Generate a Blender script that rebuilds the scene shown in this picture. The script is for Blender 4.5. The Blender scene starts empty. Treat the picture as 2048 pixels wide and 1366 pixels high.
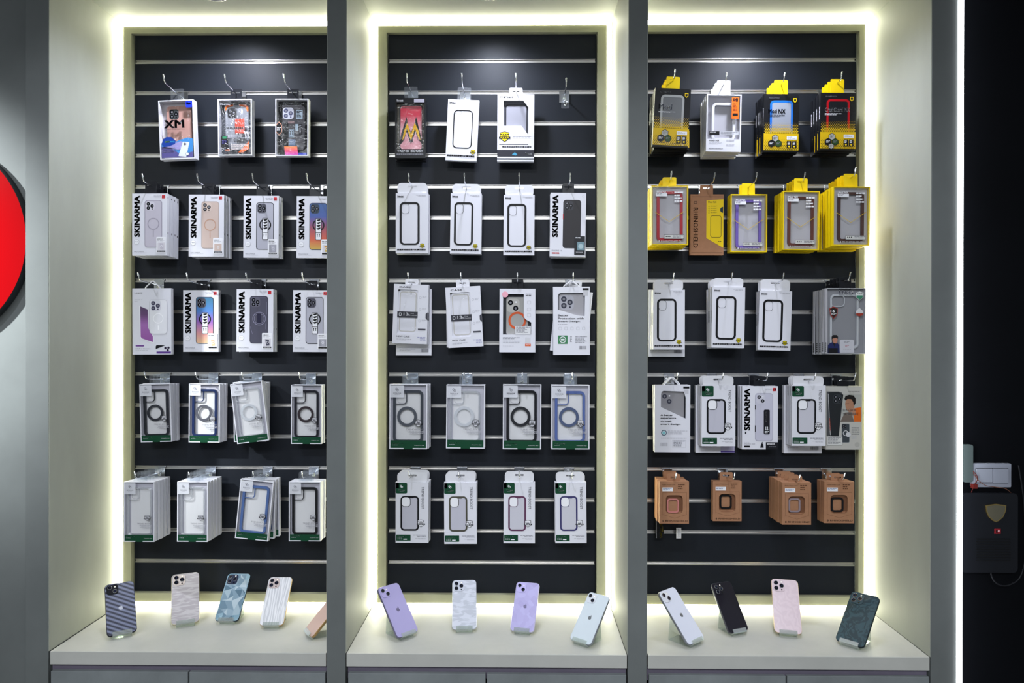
import bpy, bmesh, math, random
from math import sin, cos, pi, tan, radians, hypot
from mathutils import Vector, Matrix
from mathutils.geometry import tessellate_polygon

SC = bpy.context.scene
COL = SC.collection
random.seed(7)

# ------------------------------------------------------------------ camera
F_PX, YAW, TILT, ROLL, ZC = 1450.0, .0118, .0019, .0015, 1.5
RC = (Matrix.Rotation(YAW, 3, 'Z') @ Matrix.Rotation(pi/2 - TILT, 3, 'X') @ Matrix.Rotation(ROLL, 3, 'Z'))
cam = bpy.data.objects.new('camera', bpy.data.cameras.new('camera')); COL.objects.link(cam)
cam.matrix_world = Matrix.Translation((0, 0, ZC)) @ RC.to_4x4()
cam.data.sensor_width = 36; cam.data.lens = F_PX/2048*36; cam.data.clip_start = .05
SC.camera = cam

def at(px, py, y):
    """point of the plane y = const that the camera sees at a pixel -> (x, z)"""
    d = RC @ Vector(((px-1024)/F_PX, -(py-683)/F_PX, -1)); d *= y/d.y
    return d.x, ZC + d.z

# ------------------------------------------------------------------ depths (metres from the camera plane)
F = 1.960          # front of the columns
L = 2.294          # face of the light frame
S = 2.314          # face of the slatted panel
Z_SHELF = ZC - .851
Z_TOP = ZC + 1.0157

# ------------------------------------------------------------------ world, exposure, lights of the room
w = bpy.data.worlds.new('world'); SC.world = w; w.use_nodes = True
w.node_tree.nodes['Background'].inputs[0].default_value = (.80, .88, 1, 1)
w.node_tree.nodes['Background'].inputs[1].default_value = .165
SC.view_settings.view_transform = 'Standard'; SC.view_settings.look = 'None'
SC.view_settings.gamma = 1; SC.view_settings.use_curve_mapping = False
SC.view_settings.exposure = 0.94

def light(name, kind, loc, target, power, color=(1, 1, 1), **kw):
    d = bpy.data.lights.new(name, kind); d.energy = power; d.color = color
    for k, v in kw.items(): setattr(d, k, v)
    o = bpy.data.objects.new(name, d); COL.objects.link(o); o.location = loc
    o.rotation_euler = (Vector(target)-Vector(loc)).to_track_quat('-Z', 'Y').to_euler()
    return o

LK = (.90, .95, 1.0)
light('shop_ceiling_panel_light', 'AREA', (-.3, -1.5, 2.885), (-.3, -1.4999, 0), 105, LK, shape='RECTANGLE', size=3.8, size_y=1.2)
light('shop_track_spot_light', 'SPOT', (-2.6, .5, 2.75), (-1.82, F, 1.76), 620, (.93, .98, 1), spot_size=radians(35), spot_blend=1, shadow_soft_size=.04)
for sx, tx in ((-1.55, -.93), (-.30, -.08), (.35, .66)):
    light('shop_display_spot_light', 'SPOT', (sx, .45, 2.8), (tx, S, 1.15), 30, (.86, .90, 1), spot_size=radians(52), spot_blend=1, shadow_soft_size=.035)
BAY_C = [-.9057, -.0912, .7225]
for bx in BAY_C:
    light('bay_downlight_lamp', 'SPOT', (bx, F+.165, Z_TOP-.004), (bx, F+.155, 0), 25, (.82, .86, 1), spot_size=radians(154), spot_blend=1, shadow_soft_size=.028)

# ------------------------------------------------------------------ materials
def lin(h):
    h = h.lstrip('#'); r = []
    for i in (0, 2, 4):
        c = int(h[i:i+2], 16)/255; r.append(c/12.92 if c <= .04045 else ((c+.055)/1.055)**2.4)
    return (*r, 1)
_M = {}
def M(hexc, rough=.5, metal=0, coat=0, name=None, noise=0, nscale=8, spec=.2, stretch=None):
    key = (hexc, rough, metal, coat, name, noise, nscale, spec)
    if key in _M: return _M[key]
    m = bpy.data.materials.new(name or 'print_'+hexc.strip('#')); m.use_nodes = True
    nt = m.node_tree; b = nt.nodes['Principled BSDF']
    b.inputs['Base Color'].default_value = lin(hexc); b.inputs['Roughness'].default_value = rough
    b.inputs['Metallic'].default_value = metal; b.inputs['Coat Weight'].default_value = coat
    b.inputs['Specular IOR Level'].default_value = spec
    if noise:
        tc = nt.nodes.new('ShaderNodeTexCoord'); n = nt.nodes.new('ShaderNodeTexNoise'); n.inputs['Scale'].default_value = nscale
        n.inputs['Detail'].default_value = 6; n.inputs['Roughness'].default_value = .6
        mp = nt.nodes.new('ShaderNodeMapping')
        if stretch: mp.inputs['Scale'].default_value = stretch
        nt.links.new(tc.outputs['Object'], mp.inputs[0]); nt.links.new(mp.outputs[0], n.inputs[0])
        r = nt.nodes.new('ShaderNodeValToRGB'); c = lin(hexc)
        r.color_ramp.elements[0].position = .3; r.color_ramp.elements[1].position = .7
        r.color_ramp.elements[0].color = (*[x*(1-noise) for x in c[:3]], 1); r.color_ramp.elements[1].color = (*[min(1, x*(1+noise)) for x in c[:3]], 1)
        nt.links.new(n.outputs['Fac'], r.inputs[0]); nt.links.new(r.outputs[0], b.inputs['Base Color'])
    _M[key] = m; return m

def node_mat(name, build, rough=.4, metal=0, coat=0):
    m = bpy.data.materials.new(name); m.use_nodes = True; nt = m.node_tree; b = nt.nodes['Principled BSDF']
    b.inputs['Roughness'].default_value = rough; b.inputs['Metallic'].default_value = metal; b.inputs['Coat Weight'].default_value = coat
    build(nt, b); return m

def ramp_z(name, stops, h, rough=.4, axis='Z'):
    """printed gradient running up the thing"""
    def bl(nt, b):
        tc = nt.nodes.new('ShaderNodeTexCoord'); sp = nt.nodes.new('ShaderNodeSeparateXYZ'); mu = nt.nodes.new('ShaderNodeMath'); mu.operation = 'DIVIDE'
        mu.inputs[1].default_value = h; r = nt.nodes.new('ShaderNodeValToRGB')
        nt.links.new(tc.outputs['Object'], sp.inputs[0]); nt.links.new(sp.outputs[axis], mu.inputs[0]); nt.links.new(mu.outputs[0], r.inputs[0])
        cr = r.color_ramp
        while len(cr.elements) < len(stops): cr.elements.new(.5)
        for e, (p, c) in zip(cr.elements, stops): e.position = p; e.color = lin(c)
        nt.links.new(r.outputs[0], b.inputs['Base Color'])
    return node_mat(name, bl, rough)

def film(name, tint=(1, 1, 1), gloss=.08, rough=.05, bump=0, milk=0, milk_col=(.8, .82, .85)):
    m = bpy.data.materials.new(name); m.use_nodes = True; nt = m.node_tree; nt.nodes.clear()
    out = nt.nodes.new('ShaderNodeOutputMaterial'); tr = nt.nodes.new('ShaderNodeBsdfTransparent'); tr.inputs[0].default_value = (*tint, 1)
    gl = nt.nodes.new('ShaderNodeBsdfGlossy'); gl.inputs['Roughness'].default_value = rough; gl.inputs[0].default_value = (1, 1, 1, 1)
    mx = nt.nodes.new('ShaderNodeMixShader'); lw = nt.nodes.new('ShaderNodeLayerWeight'); lw.inputs[0].default_value = .35
    mr = nt.nodes.new('ShaderNodeMapRange'); mr.inputs[3].default_value = gloss; mr.inputs[4].default_value = min(1, gloss+.16)
    nt.links.new(lw.outputs['Fresnel'], mr.inputs[0]); nt.links.new(mr.outputs[0], mx.inputs[0])
    nt.links.new(tr.outputs[0], mx.inputs[1]); nt.links.new(gl.outputs[0], mx.inputs[2]); last = mx
    if milk:
        df = nt.nodes.new('ShaderNodeBsdfDiffuse'); df.inputs[0].default_value = (*milk_col, 1); m2 = nt.nodes.new('ShaderNodeMixShader'); m2.inputs[0].default_value = milk
        nt.links.new(mx.outputs[0], m2.inputs[1]); nt.links.new(df.outputs[0], m2.inputs[2]); last = m2
    if bump:
        tc = nt.nodes.new('ShaderNodeTexCoord'); n = nt.nodes.new('ShaderNodeTexNoise'); n.inputs['Scale'].default_value = 28; n.inputs['Distortion'].default_value = 2.5
        bp = nt.nodes.new('ShaderNodeBump'); bp.inputs['Strength'].default_value = bump; bp.inputs['Distance'].default_value = .004
        nt.links.new(tc.outputs['Object'], n.inputs[0]); nt.links.new(n.outputs[0], bp.inputs['Height']); nt.links.new(bp.outputs[0], gl.inputs['Normal'])
    nt.links.new(last.outputs[0], out.inputs[0]); return m

def emit(name, col, s):
    m = bpy.data.materials.new(name); m.use_nodes = True; nt = m.node_tree; nt.nodes.clear()
    e = nt.nodes.new('ShaderNodeEmission'); e.inputs[0].default_value = (*col, 1); e.inputs[1].default_value = s
    o = nt.nodes.new('ShaderNodeOutputMaterial'); nt.links.new(e.outputs[0], o.inputs[0]); return m

CONC = M('#636766', .62, name='grey_microcement', noise=.13, nscale=3.2)
CONC_L = M('#9c9f96', .60, name='recess_microcement_lit', noise=.10, nscale=4, stretch=(1, 1, .35))  # paler copy of the grey; light of the strips painted into the colour
CONC_FR = M('#a09f86', .60, name='frame_microcement_glow', noise=.10, nscale=6)  # same microcement; olive glow of the light strip put into the colour
CONC_D = M('#74797a', .6, name='drawer_microcement', noise=.16, nscale=7)
PURP = M('#66606e', .6, name='purple_grey_board', noise=.25, nscale=9, stretch=(.4, 1, 1))
SLAT = M('#14181f', .50, name='charcoal_laminate', noise=.06, nscale=14, spec=.20)
ALU = M('#c9c6c2', .30, 1, name='brushed_aluminium', noise=.10, nscale=5)
DARK = M('#0b0c0e', .6, name='dark_gap')
CHROME = M('#dcdee2', .16, 1, name='chrome')
LED = emit('warm_white_light_strip', (1.0, .985, .74), 14.5)
LED_C = emit('cool_white_light_strip', (.93, .96, 1.0), 6)
BLACKW = M('#06070a', .5, name='black_wall_paint', noise=.2, nscale=3, spec=.06)
WHITE = M('#d3d3da', .42, name='white_carton')
WHITE2 = M('#d2d2d4', .5, name='white_carton_inside')
CARD = M('#b4b3bd', .55, name='grey_backing_card')
KRAFT = M('#9d7255', .7, name='kraft_carton', noise=.07, nscale=60)
YEL = M('#e6c60c', .4, name='yellow_carton')
BLKC = M('#131417', .35, name='black_carton')
GREEN = M('#12402a', .35, name='green_print')
FILM = film('clear_window_film', gloss=.015, bump=.03, rough=.06)
FILM_S = film('clear_crinkled_wrap', gloss=.02, bump=.35, rough=.10)
CLEARP = film('clear_plastic', (.93, .95, .97), gloss=.04, rough=.12, milk=.03)
MILKY = film('translucent_plastic', (.8, .82, .85), gloss=.10, rough=.2, milk=.42)
ACRYL = film('clear_acrylic', (.95, .97, .96), gloss=.10, rough=.03, milk=.05)
ACRYL_E = film('acrylic_edge', (.9, .95, .92), gloss=.25, rough=.08, milk=.12, milk_col=(.9, .92, .9))
INK = M('#0d0d10', .4); GREY = M('#77777e', .5); LGREY = M('#a9a9b0', .5); PW = M('#e2e2e6', .4)

# ------------------------------------------------------------------ mesh builder
def rr(x0, z0, x1, z1, r, n=5):
    if r <= 0: return [(x0, z0), (x1, z0), (x1, z1), (x0, z1)]
    r = min(r, (x1-x0)/2, (z1-z0)/2); p = []
    for cx, cz, a in ((x1-r, z0+r, -pi/2), (x1-r, z1-r, 0), (x0+r, z1-r, pi/2), (x0+r, z0+r, pi)):
        for i in range(n+1): p.append((cx+r*cos(a+pi/2*i/n), cz+r*sin(a+pi/2*i/n)))
    return p
def circ(x, z, r, n=20): return [(x+r*cos(2*pi*i/n), z+r*sin(2*pi*i/n)) for i in range(n)]

_T = {}
def text_geo(s, bold=0.0):
    k = s
    if k in _T: return _T[k]
    c = bpy.data.curves.new('t', 'FONT'); c.body = s; c.resolution_u = 2; c.align_x = 'LEFT'
    o = bpy.data.objects.new('t', c); COL.objects.link(o); bpy.context.view_layer.update()
    me = bpy.data.meshes.new_from_object(o.evaluated_get(bpy.context.evaluated_depsgraph_get()))
    vs = [(v.co.x, v.co.y) for v in me.vertices]; fs = [tuple(p.vertices) for p in me.polygons]
    bpy.data.objects.remove(o); bpy.data.meshes.remove(me); bpy.data.curves.remove(c)
    if vs:
        x0 = min(a for a, b in vs); x1 = max(a for a, b in vs); z0 = min(b for a, b in vs); z1 = max(b for a, b in vs)
        vs = [((a-x0)/(x1-x0 or 1), (b-z0)/(z1-z0 or 1)) for a, b in vs]
    _T[k] = (vs, fs); return _T[k]

class MB:
    def __init__(s): s.v = []; s.f = []; s.mi = []; s.mats = []; s.sm = []
    def m(s, mat):
        if mat not in s.mats: s.mats.append(mat)
        return s.mats.index(mat)
    def add(s, vs, fs, mat, smooth=False):
        b = len(s.v); i = s.m(mat); s.v += [tuple(q) for q in vs]
        for f in fs: s.f.append(tuple(b+j for j in f)); s.mi.append(i); s.sm.append(smooth)
        return s
    def box(s, x0, y0, z0, x1, y1, z1, mat):
        v = [(x, y, z) for x in (x0, x1) for y in (y0, y1) for z in (z0, z1)]
        return s.add(v, [(0, 1, 3, 2), (4, 6, 7, 5), (0, 4, 5, 1), (2, 3, 7, 6), (0, 2, 6, 4), (1, 5, 7, 3)], mat)
    def flat(s, pts, y, mat, holes=()):
        loops = [pts]+list(holes); P = [[Vector((a, b, 0)) for a, b in l] for l in loops]
        fl = [q for l in loops for q in l]
        if holes: t = tessellate_polygon(P)
        else: t = tessellate_polygon(P) if len(pts) > 4 else [tuple(range(len(pts)))]
        return s.add([(a, y, b) for a, b in fl], t, mat)
    def prism(s, pts, y0, y1, mat, holes=(), side=None, smooth=False):
        s.flat(pts, y0, mat, holes); s.flat(pts, y1, mat, holes)
        for l in [pts]+list(holes):
            n = len(l); s.add([(a, y0, b) for a, b in l]+[(a, y1, b) for a, b in l], [(i, (i+1) % n, n+(i+1) % n, n+i) for i in range(n)], side or mat, smooth)
        return s
    def tube(s, path, r, mat, n=8):
        P = [Vector(p) for p in path]; vs = []
        for i, p in enumerate(P):
            t = (P[min(i+1, len(P)-1)]-P[max(i-1, 0)]).normalized()
            a = t.orthogonal().normalized() if i == 0 else (a-t*a.dot(t)).normalized()
            b = t.cross(a); rad = r[i] if isinstance(r, (list, tuple)) else r
            vs += [p+(a*cos(2*pi*k/n)+b*sin(2*pi*k/n))*rad for k in range(n)]
        fs = [(i*n+k, i*n+(k+1) % n, (i+1)*n+(k+1) % n, (i+1)*n+k) for i in range(len(P)-1) for k in range(n)]
        fs += [tuple(range(n)), tuple(range((len(P)-1)*n, len(P)*n))]
        return s.add(vs, fs, mat, True)
    def loft(s, rings, mat, smooth=True, cap=True):
        n = len(rings[0]); vs = [q for r in rings for q in r]
        fs = [(i*n+k, i*n+(k+1) % n, (i+1)*n+(k+1) % n, (i+1)*n+k) for i in range(len(rings)-1) for k in range(n)]
        s.add(vs, fs, mat, smooth)
        if cap: s.add(rings[0], [tuple(range(n))], mat); s.add(rings[-1], [tuple(range(n))], mat)
        return s
    def xform(s, mt): s.v = [tuple(mt @ Vector(q)) for q in s.v]; return s
    def build(s, name, parent=None, bevel=0, recalc=False):
        me = bpy.data.meshes.new(name); me.from_pydata(s.v, [], s.f)
        for m_ in s.mats: me.materials.append(m_)
        me.polygons.foreach_set('material_index', s.mi); me.polygons.foreach_set('use_smooth', s.sm); me.update()
        if recalc:
            bm = bmesh.new(); bm.from_mesh(me); bmesh.ops.remove_doubles(bm, verts=bm.verts, dist=1e-6); bmesh.ops.recalc_face_normals(bm, faces=bm.faces); bm.to_mesh(me); bm.free()
        o = bpy.data.objects.new(name, me); COL.objects.link(o)
        if parent: o.parent = parent
        if bevel:
            b = o.modifiers.new('bevel', 'BEVEL'); b.width = bevel; b.segments = 2; b.limit_method = 'ANGLE'
        return o

class Art(MB):
    """flat printing on a face: u 0..1 left to right, v 0..1 top to bottom; layers are ink-thin steps outward"""
    def __init__(s, w, h, y=0.0): MB.__init__(s); s.w = w; s.h = h; s.y = y
    def P(s, u, v): return ((u-.5)*s.w, (1-v)*s.h)
    def Y(s, l): return s.y-.00022*l
    def rect(s, u0, v0, u1, v1, mat, l=1, rad=0):
        a = s.P(u0, v1); b = s.P(u1, v0); return s.flat(rr(*a, *b, rad*s.w), s.Y(l), mat)
    def frame(s, u0, v0, u1, v1, rad, th, mat, l=1, tx=None):
        a = s.P(u0, v1); b = s.P(u1, v0); t = th*s.w; tx_ = (tx or th)*s.w
        return s.flat(rr(*a, *b, rad*s.w), s.Y(l), mat, [rr(a[0]+tx_, a[1]+t, b[0]-tx_, b[1]-t, max(.0005, rad*s.w-t))])
    def disc(s, u, v, r, mat, l=1): return s.flat(circ(*s.P(u, v), r*s.w), s.Y(l), mat)
    def ring(s, u, v, r, th, mat, l=1): c = s.P(u, v); return s.flat(circ(*c, r*s.w, 28), s.Y(l), mat, [circ(*c, (r-th)*s.w, 28)])
    def poly(s, pts, mat, l=1): return s.flat([s.P(*p) for p in pts], s.Y(l), mat)
    def line(s, u0, v0, u1, v1, th, mat, l=1):
        a = Vector(s.P(u0, v0)); b = Vector(s.P(u1, v1)); n = (b-a).normalized(); n = Vector((-n.y, n.x))*th*s.w/2
        return s.flat([tuple(a+n), tuple(b+n), tuple(b-n), tuple(a-n)], s.Y(l), mat)
    def text(s, t, u0, v0, u1, v1, mat, l=2, rot=0, bold=0.0):
        if bold:
            e = bold*1.6*(abs(v1-v0)*s.h/s.w if rot == 0 else abs(u1-u0)); q = e*s.w/s.h
            for i, j in ((-1, -.5), (1, .5), (1, -.5), (-1, .5)):
                if rot == 0: s.text(t, u0+e+i*e, v0+q+j*q, u1-e+i*e, v1-q+j*q, mat, l, rot)
                else: s.text(t, u0+e+j*e, v0+q+i*q, u1-e+j*e, v1-q+i*q, mat, l, rot)
            return s
        vs, fs = text_geo(t); x0, z0 = s.P(u0, v1); x1, z1 = s.P(u1, v0); o = []
        for a, b in vs:
            if rot == 90: p = (x1-(x1-x0)*b, z0+(z1-z0)*a)
            elif rot == -90: p = (x0+(x1-x0)*b, z1-(z1-z0)*a)
            else: p = (x0+(x1-x0)*a, z0+(z1-z0)*b)
            o.append((p[0], s.Y(l), p[1]))
        return s.add(o, fs, mat)
    def lines(s, u0, v0, u1, v1, n, mat, l=1, right=False, seed=1):
        rnd = random.Random(seed*31+n); H = (v1-v0)/n
        for i in range(n):
            e = u1-(u1-u0)*rnd.uniform(0, .35) if i else u1
            a, b = (u0, e) if not right else (u0+u1-e, u1); x = a
            while x < b-.01:
                ww = min(rnd.uniform(.03, .09), b-x); s.rect(x, v0+H*i, x+ww, v0+H*i+H*.5, mat, l); x += ww+.012
        return s
    def bars(s, u0, v0, u1, v1, mat, l=2):
        x = u0; r = random.Random(3)
        while x < u1:
            ww = r.choice((.006, .010, .016)); s.rect(x, v0, min(u1, x+ww), v1, mat, l); x += ww+r.choice((.006, .010))
        return s
    def shield(s, u, v, sz, fill, ink, l=2):
        k = s.w/s.h; q = [(-1, -.9), (0, -1.1), (1, -.9), (1, .2), (.6, .8), (0, 1.2), (-.6, .8), (-1, .2)]
        s.poly([(u+a*sz, v+b*sz*k) for a, b in q], ink, l); s.poly([(u+a*sz*.88, v+b*sz*k*.88) for a, b in q], fill, l+1)
        s.rect(u-sz*1.25, v+sz*k*.05, u+sz*1.25, v+sz*k*.5, ink, l+2)
        for i in (-.75, -.25, .25, .75): s.rect(u+(i-.17)*sz, v-sz*k*.55, u+(i+.15)*sz, v-sz*k*.35, ink, l+2); s.rect(u+(i-.15)*sz, v+sz*k*.18, u+(i+.13)*sz, v+sz*k*.36, fill, l+3)
        return s.rect(u-.5*sz, v-sz*k*.2, u+.5*sz, v-sz*k*.02, ink, l+2)
    def lenses(s, u, v, sz, n, body, lens, l=3, glass=None):
        """camera block whose top-left corner is (u, v)"""
        k = s.w/s.h; s.rect(u, v, u+sz, v+sz*k*1.05, body, l, sz*.28)
        pos = ((.28, .28), (.28, .74), (.72, .51)) if n == 3 else ((.3, .3), (.7, .72))
        for a, b in pos:
            s.disc(u+a*sz, v+b*sz*k*1.02, sz*.20, lens, l+1); s.disc(u+a*sz, v+b*sz*k*1.02, sz*.09, glass or GREY, l+2)
        q = (.72, .86) if n == 3 else (.72, .26)
        return s.disc(u+q[0]*sz, v+q[1]*sz*k, sz*.07, lens if n == 3 else PW, l+1)

# ------------------------------------------------------------------ tagging
def tag(o, label, cat, group=None, kind=None):
    if label: o['label'] = label
    if cat: o['category'] = cat
    if group: o['group'] = group
    if kind: o['kind'] = kind
    return o
def struct(name, mb, bevel=0, label=None):
    o = mb.build(name, bevel=bevel); o['kind'] = 'structure'
    if label: o['label'] = label
    return o
def empty(name, loc, rot=(0, 0, 0)):
    o = bpy.data.objects.new(name, None); COL.objects.link(o); o.location = loc; o.rotation_euler = rot; o.empty_display_size = .02; return o
def copy_tree(o, parent=None):
    c = o.copy(); COL.objects.link(c)
    if parent: c.parent = parent
    for ch in list(o.children): copy_tree(ch, c)
    return c
#SECTION structure
# ------------------------------------------------------------------ the setting
X_WALL, X_C1 = at(51, 600, F)[0], -1.2865
D1 = (-.525, -.4735); D2 = (.291, .3415)
X_C4, X_LED = 1.1035, 1.1725
BAYS = [(X_C1, D1[0]), (D1[1], D2[0]), (D2[1], X_C4)]
ZR = 2.9
Z_DR = Z_SHELF-.053                     # top of the drawer fronts

struct('floor', MB().box(-3.2, -2.4, -.05, 3.2, 2.6, 0, M('#6f6e6b', .35, name='floor_tile', noise=.08, nscale=2)))
struct('ceiling', MB().box(-3.2, -2.4, ZR, 3.2, 2.6, ZR+.05, M('#7a7a78', .8, name='ceiling_paint')))
struct('wall_back', MB().box(-3.2, S+.028, 0, 3.2, S+.08, ZR, CONC))
struct('wall_left', MB().box(-3.2, F+.037, 0, X_WALL+.002, F+.1, ZR, CONC))
struct('wall_right', MB().box(X_LED+.012, F+.055, 0, 3.2, F+.1, ZR, BLACKW))
struct('trim_1', MB().box(X_WALL, F, 0, X_C1, S+.028, ZR, CONC), bevel=.001)
struct('trim_2', MB().box(D1[0], F, 0, D1[1], S+.028, ZR, CONC), bevel=.001)
struct('trim_3', MB().box(D2[0], F, 0, D2[1], S+.028, ZR, CONC), bevel=.001)
struct('trim_4', MB().box(X_C4, F, 0, X_LED, S+.028, ZR, CONC), bevel=.001)
# inner linings of the recesses: same microcement, strip light put into a paler colour
n = 5
for (a, b) in BAYS:
    lm_ = MB().box(a, F+.0015, Z_SHELF+.0005, a+.0012, L+.006, Z_TOP, CONC_L).box(b-.0012, F+.0015, Z_SHELF+.0005, b, L+.006, Z_TOP, CONC_L)
    struct('trim_%d' % n, lm_); n += 1
    struct('trim_%d' % n, MB().box(a, F, Z_TOP, b, S+.028, ZR, CONC_L)); n += 1

BN = ['left', 'middle', 'right']
SPX = []
ZP0, ZP1 = at(984, 1186, S)[1], at(984, 69, S)[1]
ZRAIL = [at(984, 122.3, S)[1]+.0-.1*i for i in range(17)]
for bi, (a, b) in enumerate(BAYS):
    # shelf ledge
    lg = MB().box(a+(.004 if bi != 1 else .002), F+.001, Z_SHELF-.036, b-.002, S, Z_SHELF, M('#afafa9', .5, name='ledge_microcement', noise=.07, nscale=6))
    tag(lg.build('display_ledge', bevel=.0012), 'grey ledge across the foot of the %s recess, phones standing on it' % BN[bi], 'shelf', 'ledges of the recesses')
    # drawer unit
    u = empty('drawer_unit', ((a+b)/2, F+.02, 0)); tag(u, 'grey two-front drawer unit below the %s ledge' % BN[bi], 'cabinet', 'drawer units under the ledges')
    c = MB(); hw = (b-a)/2-.003
    c.box(-hw, .020, .02, hw, .28, Z_DR-.004, DARK); c.box(-hw, -.006, Z_DR-.02, hw, .02, Z_SHELF-.0365, PURP)
    c.build('body', u)
    seam = at((377, 972.5, 1573)[bi], 1355, F)[0]-(a+b)/2
    for p0, p1 in ((-hw+.004, seam-.002), (seam+.002, hw-.001)):
        MB().box(p0, -.020, .05, p1, -.0065, Z_DR, CONC_D).build('drawer_front', u, bevel=.001)
    # frame with the light strip let in
    wi = .0145
    px0, px1 = {0: (268, 687), 1: (774.5, 1193), 2: (1289, 1713)}[bi]
    xp0 = at(px0, 640, S)[0]; xp1 = at(px1, 640, S)[0]
    fr = MB().prism(rr(a+.0025+wi, Z_SHELF+wi-.0005, b-.0025-wi, Z_TOP-.003-wi, 0), L+.003, S+.006, CONC_FR, [rr(xp0, ZP0, xp1, ZP1, 0)])
    tag(fr.build('panel_frame'), 'flat grey frame with painted-in greenish strip glow around the %s slatted panel' % BN[bi], 'frame', 'frames around the panels')
    ls = empty('light_strip', ((a+b)/2, L, Z_SHELF)); tag(ls, 'glowing warm white light strip running around the %s recess' % BN[bi], 'light', 'light strips of the recesses')
    x0, x1, z1 = a+.0045-(a+b)/2, b-.0045-(a+b)/2, Z_TOP-Z_SHELF-.0045; z0 = .004
    MB().box(x0, .0022, z0, x0+wi, .010, z1, LED).build('light_bar', ls)
    MB().box(x1-wi, .0022, z0, x1, .010, z1, LED).build('light_bar', ls)
    MB().box(x0+wi, .0022, z1-wi, x1-wi, .010, z1, LED).build('light_bar', ls)
    MB().box(x0+wi, .0022, z0, x1-wi, .010, z0+wi-.003, LED).build('light_bar', ls)
    # slatted panel: boards and metal channels
    sp = empty('slatwall_panel', ((xp0+xp1)/2, S, ZP0)); tag(sp, 'charcoal slatted display panel with metal channels filling the %s recess' % BN[bi], 'display panel', 'slatted panels')
    hw = (xp1-xp0)/2-.0035; zz = [ZP1]+ZRAIL+[ZP0]
    MB().box(-hw-.003, .010, .001, hw+.003, .016, ZP1-ZP0-.001, DARK).build('backing', sp)
    for i in range(18):
        hi = zz[i]-(0 if i == 0 else .0055); lo = zz[i+1]+(.0055 if i < 17 else 0)
        MB().box(-hw, 0, lo-ZP0+.0003, hw, .009, hi-ZP0-.0003, SLAT).build('slat_board', sp)
    for i in range(17):
        z = ZRAIL[i]-ZP0; r = MB()
        r.box(-hw+.002, .0055, z-.0055, hw-.002, .0085, z+.0055, ALU)      # back of the channel
        r.box(-hw+.002, -.0010, z-.0058, hw-.002, .006, z-.0022, ALU)      # lower lip
        r.box(-hw+.002, -.0006, z+.0046, hw-.002, .006, z+.0058, ALU)      # upper lip
        r.build('metal_channel', sp)
    # downlight in the recess ceiling
    dl = empty('downlight', (BAY_C[bi], F+.165, Z_TOP)); tag(dl, 'small round chrome downlight in the ceiling of the %s recess' % BN[bi], 'light', 'recess downlights')
    def rg(r, z): return [(r*cos(2*pi*k/28), r*sin(2*pi*k/28), z) for k in range(28)]
    MB().loft([rg(.030, .001), rg(.030, -.003), rg(.036, -.004), rg(.042, -.002), rg(.042, 0)], CHROME, cap=False).build('trim_ring', dl)
    MB().loft([rg(.030, -.0005), rg(.02, -.0008)], emit('downlight_lens', (.9, .94, 1), 6) if bi == 0 else bpy.data.materials['downlight_lens'], cap=True).build('lens', dl)

# cool light strip on the right corner and the dark service wall beside it
sl = MB().box(X_LED+.0005, F-.004, .02, X_LED+.0125, F+.03, ZR-.02, LED_C)
tag(sl.build('corner_light_strip'), 'thin cool white vertical light strip on the corner beside the black wall', 'light')

def wx(px, py, y=F+.055): return at(px, py, y)
YW = F+.055
def wallthing(name, px, py, label, cat): 
    x, z = wx(px, py); return tag(empty(name, (x, YW, z)), label, cat), x, z
t, ox, oz = wallthing('light_switch', 1979, 973, 'white double rocker light switch on the black wall', 'switch')
def wrr(px0, py0, px1, py1, r):
    a = wx(px0, py1); b = wx(px1, py0); return rr(a[0]-ox, a[1]-oz, b[0]-ox, b[1]-oz, r)
SWM = M('#7f838e', .4)
MB().prism(wrr(1940, 926, 2018, 973, .003), -.009, 0, SWM).build('plate', t, bevel=.001)
MB().prism(wrr(1948, 936, 1979.5, 963, .001), -.012, -.0088, SWM).build('rocker', t, bevel=.0008)
MB().prism(wrr(1980.5, 936, 2011, 964, .001), -.012, -.0088, SWM).build('rocker', t, bevel=.0008)
MB().prism(wrr(1947, 935, 2012, 965, .001), -.0093, -.009, DARK).build('rocker_gap', t)
t, ox, oz = wallthing('control_box', 1977, 1141, 'large dark rounded control box with a shield badge under the light switch', 'control box')
BOXM = M('#0c0e13', .4, spec=.25)
MB().prism(wrr(1914, 984, 2027, 1141, .012), -.018, 0, BOXM).build('housing', t, bevel=.003)
g = MB()
for i in range(9):
    y = 1074+i*5.2; g.prism(wrr(1944, y, 2012, y+1.6, .0005), -.0192, -.0175, M('#090a0c', .5))
g.build('vent_slots', t)
def sh(cx, cy, a, b): return [(wx(cx+x*a, cy+y*b)[0]-ox, wx(cx+x*a, cy+y*b)[1]-oz) for x, y in ((-1, -.85), (0, -1), (1, -.85), (.95, -.2), (.7, .45), (.3, .85), (0, 1), (-.3, .85), (-.7, .45), (-.95, -.2))]
MB().prism(sh(1982, 1022.5, 20.5, 18), -.021, -.0175, M('#a9925a', .3, 1)).prism(sh(1982, 1022.5, 18, 15.7), -.0216, -.021, M('#4d4a3d', .35)).build('shield_badge', t)
MB().prism(wrr(1980, 1054, 1992.5, 1064, .0005), -.0188, -.0178, M('#7c1b22', .4)).prism(wrr(1983, 1056, 1986, 1062, .0002), -.0191, -.0188, M('#1b1013')).prism(wrr(1987, 1056, 1990, 1060, .0002), -.0191, -.0188, M('#c9a0a4')).build('red_sticker', t)
t, ox, oz = wallthing('transmitter_unit', 1933, 963, 'narrow grey rounded plastic unit between light strip and switch', 'electrical unit')
MB().prism(wrr(1921, 888, 1941, 963, .006), -.012, 0, M('#3c4545', .5)).build('housing', t, bevel=.002)
def P3(px, py, off): x, z = wx(px, py); return (x, YW-off, z)
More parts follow.
